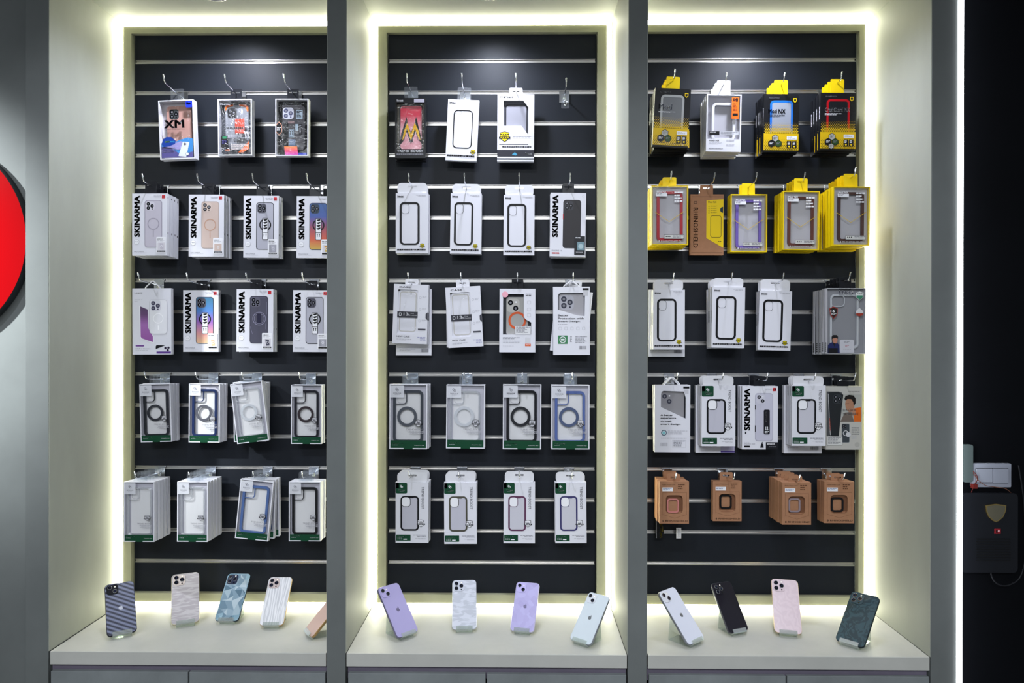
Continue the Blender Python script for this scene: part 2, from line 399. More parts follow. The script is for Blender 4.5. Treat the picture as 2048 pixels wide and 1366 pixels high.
def smooth_path(ps, n=6):
    o = []; P = [Vector(p) for p in ps]
    for i in range(len(P)-1):
        p0, p1, p2, p3 = P[max(i-1, 0)], P[i], P[i+1], P[min(i+2, len(P)-1)]
        for k in range(n):
            s_ = k/n; o.append(.5*((2*p1)+(p2-p0)*s_+(2*p0-5*p1+4*p2-p3)*s_*s_+(3*p1-p0-3*p2+p3)*s_**3))
    return o+[P[-1]]
tag(MB().tube(smooth_path([P3(1941, 945, .012), P3(1950, 958, .014), P3(1965, 969, .014), P3(1985, 972, .016), P3(2003, 975, .016), P3(2016, 984, .012), P3(2018, 988, .003)]), .0009, M('#5a3a2c', .5), 6).build('thin_wire'), 'thin brown wire looping below the light switch', 'wire')
tag(MB().tube(smooth_path([P3(1940, 940, .01), P3(1946, 948, .015), P3(1949, 958, .012), P3(1944, 968, .01), P3(1940, 984, .006)]), .0012, M('#4a1613', .5), 6)
    .box(*P3(1939, 975, .016), *P3(1948, 966, .004), M('#4a1512', .5)).build('red_wire'), 'red wire with a red connector beside the light switch', 'wire')
tag(MB().tube(smooth_path([P3(1972, 1141, .02), P3(1978, 1156, .02), P3(1992, 1166, .018), P3(2012, 1166, .015), P3(2036, 1150, .01), P3(2047, 1100, .008), P3(2044, 1000, .006), P3(2034, 930, .006)]), .002, M('#15161a', .5), 6).build('black_cable'), 'black cable looping out below the dark control box', 'cable')

# red disc on the left wall
dr = 213/F_PX*(F-.004); dx, dz = at(-163, 478, F-.004)
t = empty('red_disc_sign', (dx, F+.037, dz)); tag(t, 'large glossy red round sign mounted on the left wall', 'sign')
def dring(r, y): return [(r*cos(2*pi*k/96), y, r*sin(2*pi*k/96)) for k in range(96)]
REDM = M('#860004', .10, coat=.3, name='glossy_red_plastic')
MB().loft([dring(dr, -.030)]+[dring(dr*q, -.030-.011*(1-q*q)) for q in (.995, .97, .93, .85, .7, .5, .25, .02)], REDM).build('face', t)
MB().loft([dring(dr*.995, -.0295), dring(dr, -.004), dring(dr*.98, 0)], M('#33363a', .4), cap=False).build('rim', t)
#SECTION boxes
# ------------------------------------------------------------------ printed phones
BK = M('#1b1b20', .3); LENS = M('#0a0b10', .15); SILV = M('#b9bac4', .3)
def print_phone(a, u0, v0, u1, v1, body, edge, cam, ring=None, three=True, l=2, eth=.02, stem=None):
    k = a.w/a.h; wd = u1-u0
    a.rect(u0, v0, u1, v1, edge, l, wd*.16); a.rect(u0+eth, v0+eth*k, u1-eth, v1-eth*k, body, l+1, wd*.14)
    a.lenses(u0+wd*.07, v0+wd*.07*k, wd*.50, 3 if three else 2, cam, LENS, l+2)
    cu, cv = (u0+u1)/2, v0+(v1-v0)*.50
    if ring:
        a.ring(cu, cv, wd*.34, wd*.055, ring, l+2)
        if stem: a.rect(cu-.012, cv+wd*.36*k, cu+.012, cv+wd*.75*k, ring, l+2, .01)

def carton(mb, w, h, t, mat=WHITE, y=0): return mb.box(-w/2, y, 0, w/2, t, h, mat)

# ------------------------------------------------------------------ kinds of boxes; each returns the root with its parts
def k_upright(w, h, t, ring='ring', body='#b9b4bf', edge='#918c9a', cam='#c9c6cf', rc='#9b96a2', badge=True, sub='SAIDO', grad=None, pic='#c9c6cc', blk=False, pu=(.36, .86, .11, .87), two=False):
    """white carton with a name running up the left side and a phone picture"""
    r = empty('phone_case_box', (0, 0, 0)); a = Art(w, h); carton(a, w, h, t)
    a.text('SKINARMA', .052, .035, .228, .70, INK, 2, 90, .042)
    bm = grad or M(body, .4)
    u0, u1, v0, v1 = pu
    k = w/h
    print_phone(a, u0, v0, u1, v1, bm, M(edge, .4), M(cam, .35), M(rc, .4) if ring == 'ring' else None, l=2, eth=.016, stem=(ring == 'ring'), three=not two)
    cu, cv = (u0+u1)/2+.01, .47
    if ring == 'badge':
        a.ring(cu, cv, .17, .035, INK, 5); a.rect(cu-.085, cv-.11, cu+.085, cv+.24, PW, 6, .03); a.frame(cu-.085, cv-.11, cu+.085, cv+.24, .03, .014, INK, 7)
        for i in range(4): a.poly([(cu-.06, cv-.085+i*.045), (cu+.06, cv-.10+i*.045), (cu+.055, cv-.075+i*.045), (cu-.01, cv-.06+i*.045)], INK, 7)
        a.rect(cu-.07, cv+.12, cu+.07, cv+.128, INK, 7)
        for dx in (-.03, .03): a.rect(cu+dx-.008, cv+.15, cu+dx+.008, cv+.19, INK, 7); a.poly([(cu+dx-.02, cv+.155), (cu+dx, cv+.138), (cu+dx+.02, cv+.155)], INK, 7)
    if ring == 'lines':
        a.ring(cu, cv, .18, .012, M('#8f8da6', .4), 6); a.ring(cu, cv, .14, .008, M('#8f8da6', .4), 6); a.rect(cu-.06, cv-.08, cu+.05, cv+.07, M('#26253a', .4), 6, .02)
        for p in ((.42, .14, .80, .14), (.82, .2, .82, .4), (.38, .6, .44, .72), (.80, .55, .80, .64)): a.line(*p, .006, M('#8f8da6', .4), 6)
    if ring == 'strap':
        a.rect(.60, .37, .77, .76, BK, 6, .04); a.text('SKINARMA', .645, .40, .69, .57, PW, 7, 90, .01)
        for dx in (.66, .71): a.rect(dx-.008, .64, dx+.008, .69, PW, 7); a.poly([(dx-.022, .68), (dx, .70), (dx+.022, .68)], PW, 7)
        a.lines(.63, .71, .74, .75, 2, PW, 7); a.rect(u0-.005, .30, u0+.02, .37, BK, 6); a.rect(u0-.005, .62, u0+.02, .72, BK, 6)
    if badge:
        a.rect(.855, .025, .945, .078, M('#c8202b', .4), 2, .01); a.text('16', .875, .036, .925, .067, PW, 3, 0, .02)
        a.lines(.62, .035, .83, .065, 2, LGREY, 2, True)
    if not blk and not two:
        a.disc(.13, .78, .075, LGREY, 2); a.disc(.13, .78, .068, PW, 3); a.lines(.09, .773, .17, .787, 1, GREY, 4)
        a.text('MAG-CHARGE', .06, .928, .33, .945, GREY, 2); a.lines(.06, .955, .42, .963, 1, LGREY, 2)
        a.rect(.70, .70, .975, .955, PW, 7, .02); a.text(sub, .725, .725, .88, .742, INK, 8, 0, .02); a.lines(.725, .752, .93, .772, 2, LGREY, 8)
        a.rect(.735, .79, .945, .91, M(pic, .4), 8); a.poly([(.79, .80), (.89, .805), (.91, .90), (.82, .905)], bm, 9); a.ring(.85, .85, .035, .012, PW, 10)
        a.rect(.725, .918, .955, .943, INK, 8); a.text('DROP-PROOF', .745, .924, .935, .937, PW, 9, 0, .01)
    elif blk:
        a.rect(u0-.006, .33, u0+.012, .42, M('#b02a34', .4), 6); a.rect(.69, .68, .985, .975, M('#1d1e22', .35), 7); a.text('SPUNK', .72, .695, .86, .715, PW, 8, 0, .02)
        a.rect(.77, .77, .96, .90, M('#6f8b95', .3), 8, .01); a.disc(.87, .84, .07, M('#9fb4ba', .3), 9); a.text('MAG CHARGE', .74, .925, .93, .94, PW, 8)
        a.text('IPHONE 16', .06, .90, .34, .92, GREY, 2); a.rect(.06, .94, .17, .96, M('#b5323c', .4), 2); a.rect(.18, .94, .27, .96, M('#b5323c', .4), 2); a.ring(.92, .05, .03, .005, LGREY, 2)
    else:
        a.text('IPHONE 2023', .06, .905, .36, .925, GREY, 2); a.rect(.06, .94, .22, .967, INK, 2, .01); a.lines(.06, .885, .2, .893, 1, LGREY, 2)
        a.rect(.66, .885, 1.0, .999, BK, 7); a.text('SKIN/SEMA', .69, .90, .91, .925, PW, 8, 0, .02); a.lines(.75, .95, .95, .97, 1, GREY, 8)
        a.poly([(.50, .97), (.54, .89), (.58, .88), (.60, .97)], BK, 8); a.disc(.56, .90, .02, GREY, 9)
        a.rect(.9, .03, .95, .07, M('#c8202b', .4), 2); a.rect(.08, .72, .12, .755, INK, 2)
    # small printing on the right edge
    for z in (.92, .35): a.box(w/2, t*.3, h*z, w/2+.0002, t*.55, h*(z+.03), INK)
    a.build('carton', r); return r

def k_outline(w, h, t, old=False):
    """white carton with a black outline of a bumper case"""
    r = empty('phone_case_box', (0, 0, 0)); a = Art(w, h); carton(a, w, h, t)
    a.text('imos', .05, .035, .24, .075, INK, 2, 0, .03); a.lines(.63, .03, .93, .06, 2, LGREY, 2, True)
    if old:
        a.frame(.20, .17, .82, .80, .14, .034, INK, 2, .034); a.frame(.24, .19, .46, .24, .04, .008, INK, 3)
        a.shield(.87, .85, .07, M('#d6c000', .4), INK, 3); z0, z1 = .905, .94
    else:
        a.frame(.12, .15, .74, .865, .14, .054, INK, 2, .066); a.rect(.19, .175, .685, .185, M('#1a1a1e', .4), 2)
        a.frame(.175, .178, .42, .345, .09, .010, INK, 3)
        a.shield(.82, .875, .065, M('#c4b400', .4), INK, 3); z0, z1 = .925, .955
    a.text('美國軍規認證雙料防震保護殼', .04, z0, .93, z1, INK, 2, 0, .03); a.lines(.45, z1+.012, .93, z1+.02, 1, LGREY, 2)
    for i in range(14): a.box(-w/2-.0002, t*.3, h*(.42+i*.014), -w/2, t*.62, h*(.428+i*.014), INK)
    a.build('carton', r); return r

def hexes(a, v0, v1, rows, cols, mat, l, s0, s1):
    k = a.w/a.h
    for j in range(rows):
        v = v0+(v1-v0)*j/(rows-1); s_ = s0+(s1-s0)*j/(rows-1)
        for i in range(cols+(j % 2 == 0)):
            u = .03+.94*(i+(.5 if j % 2 else 0))/cols
            if u > .985: continue
            a.flat([(a.P(u, v)[0]+s_*a.w*cos(pi/6+pi/3*q), a.P(u, v)[1]+s_*a.w*sin(pi/6+pi/3*q)) for q in range(6)], a.Y(l), mat)

def case_part(r, w, h, u0, v0, u1, v1, y0, y1, mat, th=.045, name='phone_case', camera=None, ringm=None, rc=(.47, .5), cut=True, camrect=(.02, .025, .52, .22), crad=.10, rr_=.13):
    """a real bumper standing in the box behind the window"""
    m = MB(); P = lambda u, v: ((u-.5)*w, (1-v)*h)
    a = P(u0, v1); b = P(u1, v0); t = th*w
    m.prism(rr(*a, *b, rr_*w), y0, y1, mat, [rr(a[0]+t, a[1]+t, b[0]-t, b[1]-t, max(.002, rr_*w-t))], smooth=False)
    o = m.build(name, r)
    if cut:
        wd, hh = u1-u0, v1-v0; c0 = P(u0+camrect[0]*wd, v0+camrect[3]*hh*1.05); c1 = P(u0+camrect[2]*wd, v0+camrect[1]*hh*.6)
        tt = .022*w; MB().prism(rr(*c0, *c1, crad*w), y0+.001, y0+.004, mat, [rr(c0[0]+tt, c0[1]+tt, c1[0]-tt, c1[1]-tt, crad*w-tt)]).build('camera_ring', o)
    if ringm:
        c = P(*rc); R = .262*w; MB().prism(circ(*c, R, 36), y0+.001, y0+.003, ringm, [circ(*c, R-.072*w, 36)]).build('magnet_ring', o)
    return o

def k_window(w, h, t, case='#1d2027', ring=None, clear=False, wrap=True, model='iPhone 15', dark=False, blob=True):
    """white tray box with a clear window, a case inside, a pale square label and a green foot"""
    r = empty('phone_case_box', (0, 0, 0)); P = lambda u, v: ((u-.5)*w, (1-v)*h)
    m = Art(w, h); b = .028*w
    m.prism(rr(-w/2, 0, w/2, h, 0), 0, t, WHITE, [rr(-w/2+b, b, w/2-b, h-b*.7, 0)])
    m.box(-w/2+b, t-.0025, b, w/2-b, t-.0005, h-b*.7, CARD)
    m.build('carton', r)
    card = Art(w, h, t-.0026); card.rect(.17, .10, .83, .90, WHITE2, 1, .09); card.frame(.20, .12, .46, .30, .07, .012, LGREY, 2)
    card.build('backing_card', r)
    g = Art(w, h, .0005); g.rect(.03, .885 if not dark else .865, .97, .985, GREEN, 0); g.rect(.38, .97, .62, 1.0, GREEN, 3)
    g.text(model, .08, .905, .36, .922, PW, 2, 0, .01); g.lines(.08, .935, .22, .945, 1, LGREY, 2); g.text('Crystal Pro clear', .66, .937, .93, .949, PW, 2); g.build('green_band', r)
    cm = film('clear_tpu', (.93, .94, .95), gloss=.22, rough=.12, milk=.13) if clear and 'clear_tpu' not in bpy.data.materials else (bpy.data.materials['clear_tpu'] if clear else M(case, .25))
    rm = M(ring, .35) if ring else None
    if clear and ring: rm = MILKY
    case_part(r, w, h, .09, .095, .885, .90, .0035, t-.005, cm, .068 if not clear else .05, ringm=rm, rc=(.46, .50), camrect=(.0, .0, .46, .26))
    f = Art(w, h, .0008); f.rect(.03, .02, .97, .975, FILM_S if wrap else FILM, 0); f.build('window_film', r)
    s = Art(w, h, .0004); s.rect(.02, .02, .385, .205, film('frosted_label', (.85, .86, .9), gloss=.05, rough=.4, milk=.62, milk_col=(.80, .81, .86)) if 'frosted_label' not in bpy.data.materials else bpy.data.materials['frosted_label'], 1, .02)
    s.ring(.185, .075, .034, .012, GREY, 2); s.ring(.215, .09, .034, .012, GREY, 3); s.text('imos', .10, .125, .31, .15, GREY, 2, 0, .02); s.lines(.14, .16, .27, .167, 1, GREY, 2); s.build('square_label', r)
    p = Art(w, h, .0004); p.shield(.765, .60, .085, M('#c3c3c9', .4), M('#17171b', .4), 1)
    p.text('TREND BOOST', .44, .685, .92, .707, M('#77757d', .5), 2); p.lines(.52, .72, .92, .765, 3, LGREY, 2, True); p.build('window_print', r)
    return r

def k_square(w, h, t, case='#101014', model='iPhone 15', pro=False):
    """white carton with a green square top left and an outline of a coloured case"""
    r = empty('phone_case_box', (0, 0, 0)); a = Art(w, h); carton(a, w, h, t)
    a.rect(.005, .01, .355, .185, GREEN, 2, .04); a.rect(.005, .01, .1, .1, GREEN, 2); a.ring(.165, .065, .032, .012, PW, 3); a.ring(.195, .08, .032, .012, PW, 4); a.text('imos', .09, .115, .29, .142, PW, 3, 0, .02); a.lines(.13, .152, .25, .158, 1, LGREY, 3)
    a.text('TREND BOOST', .795, .075, .875, .44, M('#5b5b62', .4), 2, -90, .002)
    c = M(case, .4); a.rect(.19, .25, .68, .775, M('#b5b4bf' if not pro else '#bebdc6', .4), 2, .08); a.frame(.15, .225, .715, .80, .12, .052, c, 3); a.rect(.42, .232, .55, .262, c, 4, .01)
    a.rect(.19, .248, .44, .40, PW, 4, .09); a.frame(.18, .24, .46, .405, .10, .014, c, 5)
    a.shield(.775, .675, .10, PW, M('#2b2b30', .4), 6)
    a.rect(.02, .865, .46, .965, GREEN, 2, .01); a.text(model, .06, .885, .34, .905, PW, 3, 0, .015); a.lines(.06, .918, .2, .926, 1, LGREY, 3); a.rect(.24, .932, .35, .948, PW, 3); a.lines(.06, .935, .22, .945, 1, PW, 3)
    a.lines(.54, .868, .92, .905, 2, GREY, 2, True); a.lines(.60, .92, .92, .945, 2, LGREY, 2, True); a.rect(.93, .865, .935, .905, GREY, 2)
    a.build('carton', r); return r

def k_newcase(w, h, t):
    r = empty('phone_case_box', (0, 0, 0)); a = Art(w, h)
    carton(a, w, h, t, WHITE, .004)
    P = a.P; hole = [P(.13, .09), P(.13, .83), P(.63, .83), P(.70, .76), P(.70, .10), P(.64, .09)]
    a.prism(rr(-w/2, 0, w/2, h, 0), 0, .0045, WHITE, [hole[::-1]])
    a.rect(.12, .46, .71, .56, M('#35353c', .4), 2); a.text('13', .30, .475, .44, .53, PW, 3, 0, .03); a.text('ft', .44, .50, .49, .53, PW, 3, 0, .02); a.text('Drop', .51, .482, .60, .50, PW, 3, 0, .01); a.text('Protection', .51, .512, .69, .53, PW, 3, 0, .01)
    a.frame(.17, .48, .24, .535, .02, .01, PW, 3)
    a.text('CASE', .15, .035, .48, .062, INK, 2, 0, .03); a.poly([(.13, .09), (.2, .09), (.13, .125)], INK, 2); a.text('NEW CASE', .12, .865, .50, .893, GREY, 2, 0, .01)
    a.lines(.12, .92, .55, .95, 2, LGREY, 2); a.lines(.72, .88, .96, .95, 3, M('#9394b5', .4), 2, True); a.rect(.73, .74, .95, .768, M('#4a4a52', .4), 2)
    for v in (.22, .42, .61): a.ring(.77, v, .035, .008, LGREY, 2); a.lines(.83, v-.02, .95, v+.01, 2, LGREY, 2)
    a.poly([(.94, .49), (1, .46), (1, .60), (.94, .56)], M('#3c3c44', .4), 2)
    a.build('carton', r)
    c = Art(w, h, .0043); c.rect(.14, .10, .69, .82, M('#a19f9e', .5), 1); c.frame(.17, .12, .66, .80, .08, .03, M('#b9b6b2', .4), 2); c.build('phone_case', r)
    f = Art(w, h, .0006); f.flat(hole, .0006, FILM_S); f.build('window_film', r); return r

def k_plain(w, h, t, purple=False):
    r = empty('phone_case_box', (0, 0, 0)); a = Art(w, h); carton(a, w, h, t)
    a.bars(.70, .90, .92, .95, GREY, 2); a.lines(.10, .905, .55, .93, 2, LGREY, 2); a.frame(.04, .03, .96, .88, .02, .004, LGREY, 2)
    if purple: a.rect(.64, .90, 1, .995, M('#b9b5cf', .4), 3); a.rect(.64, .975, 1, .995, M('#4d3a86', .4), 4)
    a.build('carton', r); return r

def k_xm(w, h, t):
    r = empty('phone_case_box', (0, 0, 0)); b = .03*w
    m = Art(w, h); m.prism(rr(-w/2, 0, w/2, h, 0), 0, t, WHITE, [rr(-w/2+b, b, w/2-b, h-b, 0)]); m.box(-w/2+b, t-.003, b, w/2-b, t-.001, h-b, M('#b9b4b8', .4)); m.build('carton', r)
    c = Art(w, h, t-.010); P = c.P
    c.prism(rr(*P(.16, .80), *P(.86, .08), .09*w), t-.010, t-.004, M('#b98f84', .3)); c.lenses(.24, .13, .27, 3, M('#3b3f41', .3), LENS, 2)
    rnd = random.Random(5)
    for i in range(90):
        u, v = rnd.uniform(.2, .82), rnd.gauss(.61, .035); q = rnd.uniform(.004, .010); c.rect(u, v, u+q, v+q*.6, M(rnd.choice(['#f2efe6', '#e7d2a0', '#c7a98c', '#f7f5f0']), .3), 2)
    c.build('phone_case', r)
    p = Art(w, h, .001); p.text('XM', .14, .33, .72, .48, M('#1f1620', .35), 2, 0, .04)
    p.text('PERFECT EDGE PRINTING', .15, .487, .72, .505, M('#4d3a3c', .4), 2)
    p.poly([(.05, .97), (.05, .72), (.25, .76), (.55, .68), (.80, .64), (.94, .66), (.94, .97)], M('#3f86c4', .35), 1)
    p.poly([(.05, .97), (.05, .78), (.30, .80), (.60, .93), (.94, .88), (.94, .97)], M('#5a5590', .35), 2)
    p.poly([(.05, .80), (.25, .76), (.60, .70), (.80, .74), (.55, .84), (.30, .82)], M('#9a93c4', .35), 2)
    p.poly([(.06, .74), (.09, .66), (.20, .62), (.34, .625), (.46, .69), (.44, .74), (.28, .775), (.12, .79)], M('#143a8f', .3), 3)
    p.text('XM', .15, .685, .28, .72, M('#9fe02a', .35), 4, 0, .03); p.text('RINGS', .30, .69, .43, .715, M('#3fb5d8', .35), 4)
    for i, s_ in enumerate(('TWO LAYERS', 'OF PROTECTION', 'AND WATER')): p.text(s_, .06, .80+i*.033, .06+.038*len(s_), .818+i*.033, PW, 4, 0, .02)
    p.poly([(.66, .71), (.85, .72), (.74, .97), (.52, .95)], M('#cfd4e2', .3), 4); p.lenses(.68, .725, .08, 3, SILV, LENS, 5); p.disc(.78, .92, .05, M('#2e5b52', .4), 5); p.disc(.78, .92, .04, PW, 6)
    p.build('front_print', r)
    p = Art(w, h, .001); p.rect(.78, .025, .965, .135, M('#1b2fb0', .35), 3, .03); p.text('New', .80, .04, .93, .09, M('#0b0d33', .35), 4, 0, .03); p.build('corner_sticker', r)
    f = Art(w, h, .0005); f.rect(.03, .015, .97, .985, FILM_S, 0); f.build('window_film', r); return r

def k_orange(w, h, t):
    r = empty('phone_case_box', (0, 0, 0)); b = .03*w; P = lambda u, v: ((u-.5)*w, (1-v)*h)
    m = Art(w, h); m.prism(rr(-w/2, 0, w/2, h, 0), 0, t, WHITE, [rr(-w/2+b, b, w/2-b, h-b, 0)]); m.box(-w/2+b, t-.003, b, w/2-b, t-.001, h-b, M('#3d3f44', .4)); m.build('carton', r)
    m = Art(w, h, t-.0035)
    for i in range(14): m.line(.04, .05+i*.075, .22, -.02+i*.075+.02, .02, M('#54565c', .4), 1); m.line(.80, .10+i*.07, .96, .04+i*.07, .02, M('#54565c', .4), 1)
    m.build('pattern_card', r)
    c = Art(w, h, t-.012); c.prism(rr(*P(.18, .86), *P(.86, .09), .10*w), t-.012, t-.004, M('#7d7f85', .3)); c.lenses(.24, .14, .27, 3, M('#222226', .3), LENS, 4)
    o = c.build('phone_case', r)
    q = Art(w, h, t-.0125)
    OR = M('#d9611c', .3); q.poly([(.16, .12), (.22, .085), (.42, .082), (.40, .11), (.24, .125), (.19, .19)], OR, 1); q.poly([(.86, .20), (.86, .12), (.80, .085), (.58, .082), (.62, .11), (.78, .125), (.82, .20)], OR, 1); q.poly([(.80, .78), (.88, .72), (.88, .86), (.70, .93), (.55, .93)], OR, 1); q.rect(.16, .87, .30, .90, OR, 1); q.build('corner_guard', o)
    p = Art(w, h, .001); p.rect(.50, .35, .78, .61, M('#b8402c', .3), 1); p.text('SKINARMA', .23, .49, .76, .54, PW, 3, 0, .03); p.text('SKINARMA', .07, .06, .40, .085, PW, 3, 0, .03); p.lines(.07, .095, .36, .108, 1, LGREY, 2)
    p.lines(.23, .555, .50, .565, 1, PW, 3); p.lines(.28, .63, .80, .70, 4, LGREY, 3); p.rect(.08, .65, .30, .87, M('#101114', .3), 2); p.text('3M', .12, .73, .26, .79, M('#7f7de0', .3), 3, 0, .03); p.rect(.13, .66, .25, .70, M('#2f7d55', .3), 3)
    p.text('耐衝撃 | 透明', .47, .735, .90, .775, PW, 3, 0, .01); p.lines(.38, .80, .90, .90, 5, M('#d2c6c0', .4), 3); p.frame(.80, .59, .90, .69, .01, .008, PW, 3); p.build('front_print', r)
    f = Art(w, h, .0005); f.rect(.03, .015, .97, .985, FILM_S, 0); f.build('window_film', r); return r

def k_darkbox(w, h, t):
    r = empty('phone_case_box', (0, 0, 0)); b = .03*w; P = lambda u, v: ((u-.5)*w, (1-v)*h)
    m = Art(w, h); m.prism(rr(-w/2, 0, w/2, h, 0), 0, t, WHITE, [rr(-w/2+b, b, w/2-b, h-b, 0)]); m.box(-w/2+b, t-.003, b, w/2-b, t-.001, h-b, M('#15161a', .4)); m.build('carton', r)
    c = Art(w, h, t-.012); c.prism(rr(*P(.18, .88), *P(.86, .10), .10*w), t-.012, t-.004, M('#3b3a3d', .3)); c.lenses(.20, .14, .33, 3, SILV, M('#4a4c68', .2), 3); T = M('#8b9aa5', .4)
    c.rect(.60, .18, .80, .34, T, 3); c.lines(.62, .20, .78, .32, 5, INK, 4); c.rect(.22, .40, .36, .82, INK, 3); c.text('SKINARMA', .25, .43, .33, .80, M('#77828c', .4), 4, 90, .01)
    c.rect(.38, .52, .54, .66, T, 3); c.frame(.39, .53, .53, .65, 0, .01, INK, 4); 
    for x in (.43, .49): c.rect(x-.008, .56, x+.008, .62, INK, 4); c.poly([(x-.02, .565), (x, .545), (x+.02, .565)], INK, 4)
    c.rect(.58, .43, .67, .54, T, 3); c.rect(.68, .43, .78, .62, INK, 3); c.lines(.70, .45, .76, .60, 6, GREY, 4); c.rect(.38, .70, .58, .82, M('#7187a0', .4), 3)
    for i in range(5): c.rect(.39, .71+i*.022, .57, .718+i*.022, M('#2a3a52', .4), 4)
    c.rect(.36, .38, .55, .42, M('#6f5b5c', .4), 3); c.build('phone_case', r)
    p = Art(w, h, .001); p.text('SKINARMA', .22, .06, .82, .105, M('#5c6066', .3), 2, 0, .03); p.lines(.22, .12, .80, .13, 1, GREY, 2)
    p.poly([(.02, .46), (.11, .40), (.20, .46), (.20, .58), (.11, .64), (.02, .58)], M('#c98a6a', .3), 2); p.poly([(.035, .465), (.11, .415), (.185, .465), (.185, .575), (.11, .625), (.035, .575)], M('#121214', .3), 3); p.lines(.05, .5, .17, .56, 3, PW, 4)
    p.poly([(.27, .83), (.66, .83), (.70, .99), (.30, .99)], ramp_z('pink_orange_print', [(.03, '#c412a0'), (.09, '#e0245c'), (.17, '#f08018')], h), 2); p.rect(.70, .945, .95, .985, M('#2436b0', .3), 2); p.build('front_print', r)
    f = Art(w, h, .0005); f.rect(.03, .015, .97, .985, FILM_S, 0); f.build('window_film', r); return r

def k_red(w, h, t):
    r = empty('phone_case_box', (0, 0, 0)); b = .05*w; P = lambda u, v: ((u-.5)*w, (1-v)*h)
    m = Art(w, h); m.prism(rr(-w/2, 0, w/2, h, 0), .001, t, BLKC, [rr(-w/2+b, .15*h, w/2-b, h*.92, 0)]); m.box(-w/2+b, t-.003, .15*h, w/2-b, t-.001, h*.92, M('#8b8478', .4))
    m.text('imos', .06, .025, .27, .065, PW, 3, 0, .03); m.rect(.62, .02, .96, .075, M('#9d9aa6', .4), 3); m.text('TREND BOOST', .07, .865, .92, .905, PW, 3, 0, .03); m.text('美國軍規認證雙料防震保護殼', .05, .925, .93, .955, LGREY, 3, 0, .02); m.build('carton', r)
    c = Art(w, h, t-.011); g = ramp_z('red_fade_print', [(.18, '#c4808a'), (.5, '#c08890'), (.72, '#b3243c'), (.95, '#a8102c')], h)
    c.prism(rr(*P(.13, .85), *P(.90, .10), .10*w), t-.011, t-.004, BK); c.rect(.165, .12, .865, .845, g, 1, .09)
    Y_ = M('#c99a10', .4); K_ = M('#14120f', .4)
    c.poly([(.10, .80), (.20, .56), (.37, .30), (.40, .42), (.51, .56), (.62, .42), (.68, .30), (.80, .56), (.92, .80), (.78, .70), (.66, .55), (.51, .76), (.36, .55), (.25, .72)], K_, 2)
    c.poly([(.22, .70), (.28, .54), (.39, .40), (.51, .60), (.63, .40), (.76, .54), (.82, .70), (.74, .64), (.64, .50), (.51, .70), (.38, .50), (.30, .64)], Y_, 3)
    c.poly([(.42, .73), (.48, .66), (.51, .70), (.55, .66), (.60, .74), (.51, .69)], K_, 4); c.line(.37, .52, .28, .70, .012, K_, 4); c.line(.65, .52, .75, .70, .012, K_, 4); c.build('phone_case', r)
    f = Art(w, h, .0006); f.rect(.05, .08, .95, .85, FILM_S, 0); f.build('window_film', r); return r

def k_inner(w, h, t):
    r = empty('phone_case_box', (0, 0, 0)); a = Art(w, h); carton(a, w, h, t, WHITE, .010); P = a.P
    hole = [P(.165, .09), P(.165, .47), P(.66, .47), P(.84, .60), P(.84, .19), P(.70, .09)]
    a.prism(rr(-w/2, 0, w/2, h, 0), 0, .0105, WHITE, [hole[::-1]])
    a.text('innerCase', .06, .022, .42, .055, INK, 2, 0, .02); a.shield(.20, .63, .125, M('#d6bd10', .4), INK, 2); a.lines(.42, .62, .92, .665, 2, LGREY, 2)
    a.rect(.05, .743, .84, .750, INK, 2); a.text('美國軍規認證雙料防震保護殼', .13, .77, .93, .795, INK, 2, 0, .02); a.rect(0, .83, 1, .93, M('#23232c', .35), 2); a.text('imos', .77, .865, .95, .905, PW, 3, 0, .03)
    a.poly([(.40, .90), (.48, .865), (.55, .90), (.50, .915)], M('#3f8fb0', .4), 3); a.rect(0, .955, 1, .972, INK, 2); a.build('carton', r)
    c = Art(w, h, .0098); c.rect(.165, .09, .84, .60, M('#55565c', .5), 0); c.rect(.21, .14, .82, .70, BK, 1, .08); c.rect(.24, .155, .79, .70, M('#86868e', .25), 2, .07)
    c.v = [(x, y, max(z, h*.40)) for x, y, z in c.v]; c.build('phone_case', r); return r

def k_uniq(w, h, t):
    r = empty('phone_case_box', (0, 0, 0)); a = Art(w, h); carton(a, w, h, t)
    a.text('UNIQ', .06, .06, .26, .088, GREY, 2, 0, .005); a.text('IPHONE 15', .06, .165, .26, .178, LGREY, 2); a.text('PRO', .06, .19, .14, .203, LGREY, 2)
    g = ramp_z('purple_screen_print', [(.2, '#8b4e93'), (.45, '#9a63a6'), (.6, '#5c3a66'), (.75, '#4a3a55')], h)
    a.poly([(.175, .26), (.43, .33), (.43, .62), (.55, .73), (.55, .83), (.50, .825), (.22, .765), (.195, .74)], PW, 2); a.poly([(.205, .27), (.40, .32), (.41, .60), (.53, .73), (.53, .815), (.24, .755), (.215, .73)], g, 3)
    a.rect(.44, .17, .90, .69, M('#dcdce0', .35), 4, .08); a.frame(.44, .17, .90, .69, .08, .006, LGREY, 5); a.lenses(.47, .18, .27, 3, M('#cfcfd6', .35), M('#3f3d56', .2), 6); a.ring(.67, .455, .13, .016, M('#f0f0f2', .4), 5); a.rect(.66, .56, .69, .63, M('#f0f0f2', .4), 5)
    a.rect(.08, .86, .30, .88, M('#6b3d8a', .4), 2, .02); a.text('LifePro Xtreme', .08, .905, .46, .922, GREY, 2); a.lines(.08, .935, .4, .945, 1, LGREY, 2); a.poly([(.60, .88), (.62, .86), (.84, .865), (.60, .92)], BK, 2)
    for p in ((.85, .905), (.93, .90), (.91, .935)): a.disc(*p, .03, M('#2b2238', .3), 3)
    a.rect(.62, .955, .99, .985, M('#5a3b86', .4), 2); a.build('carton', r); return r

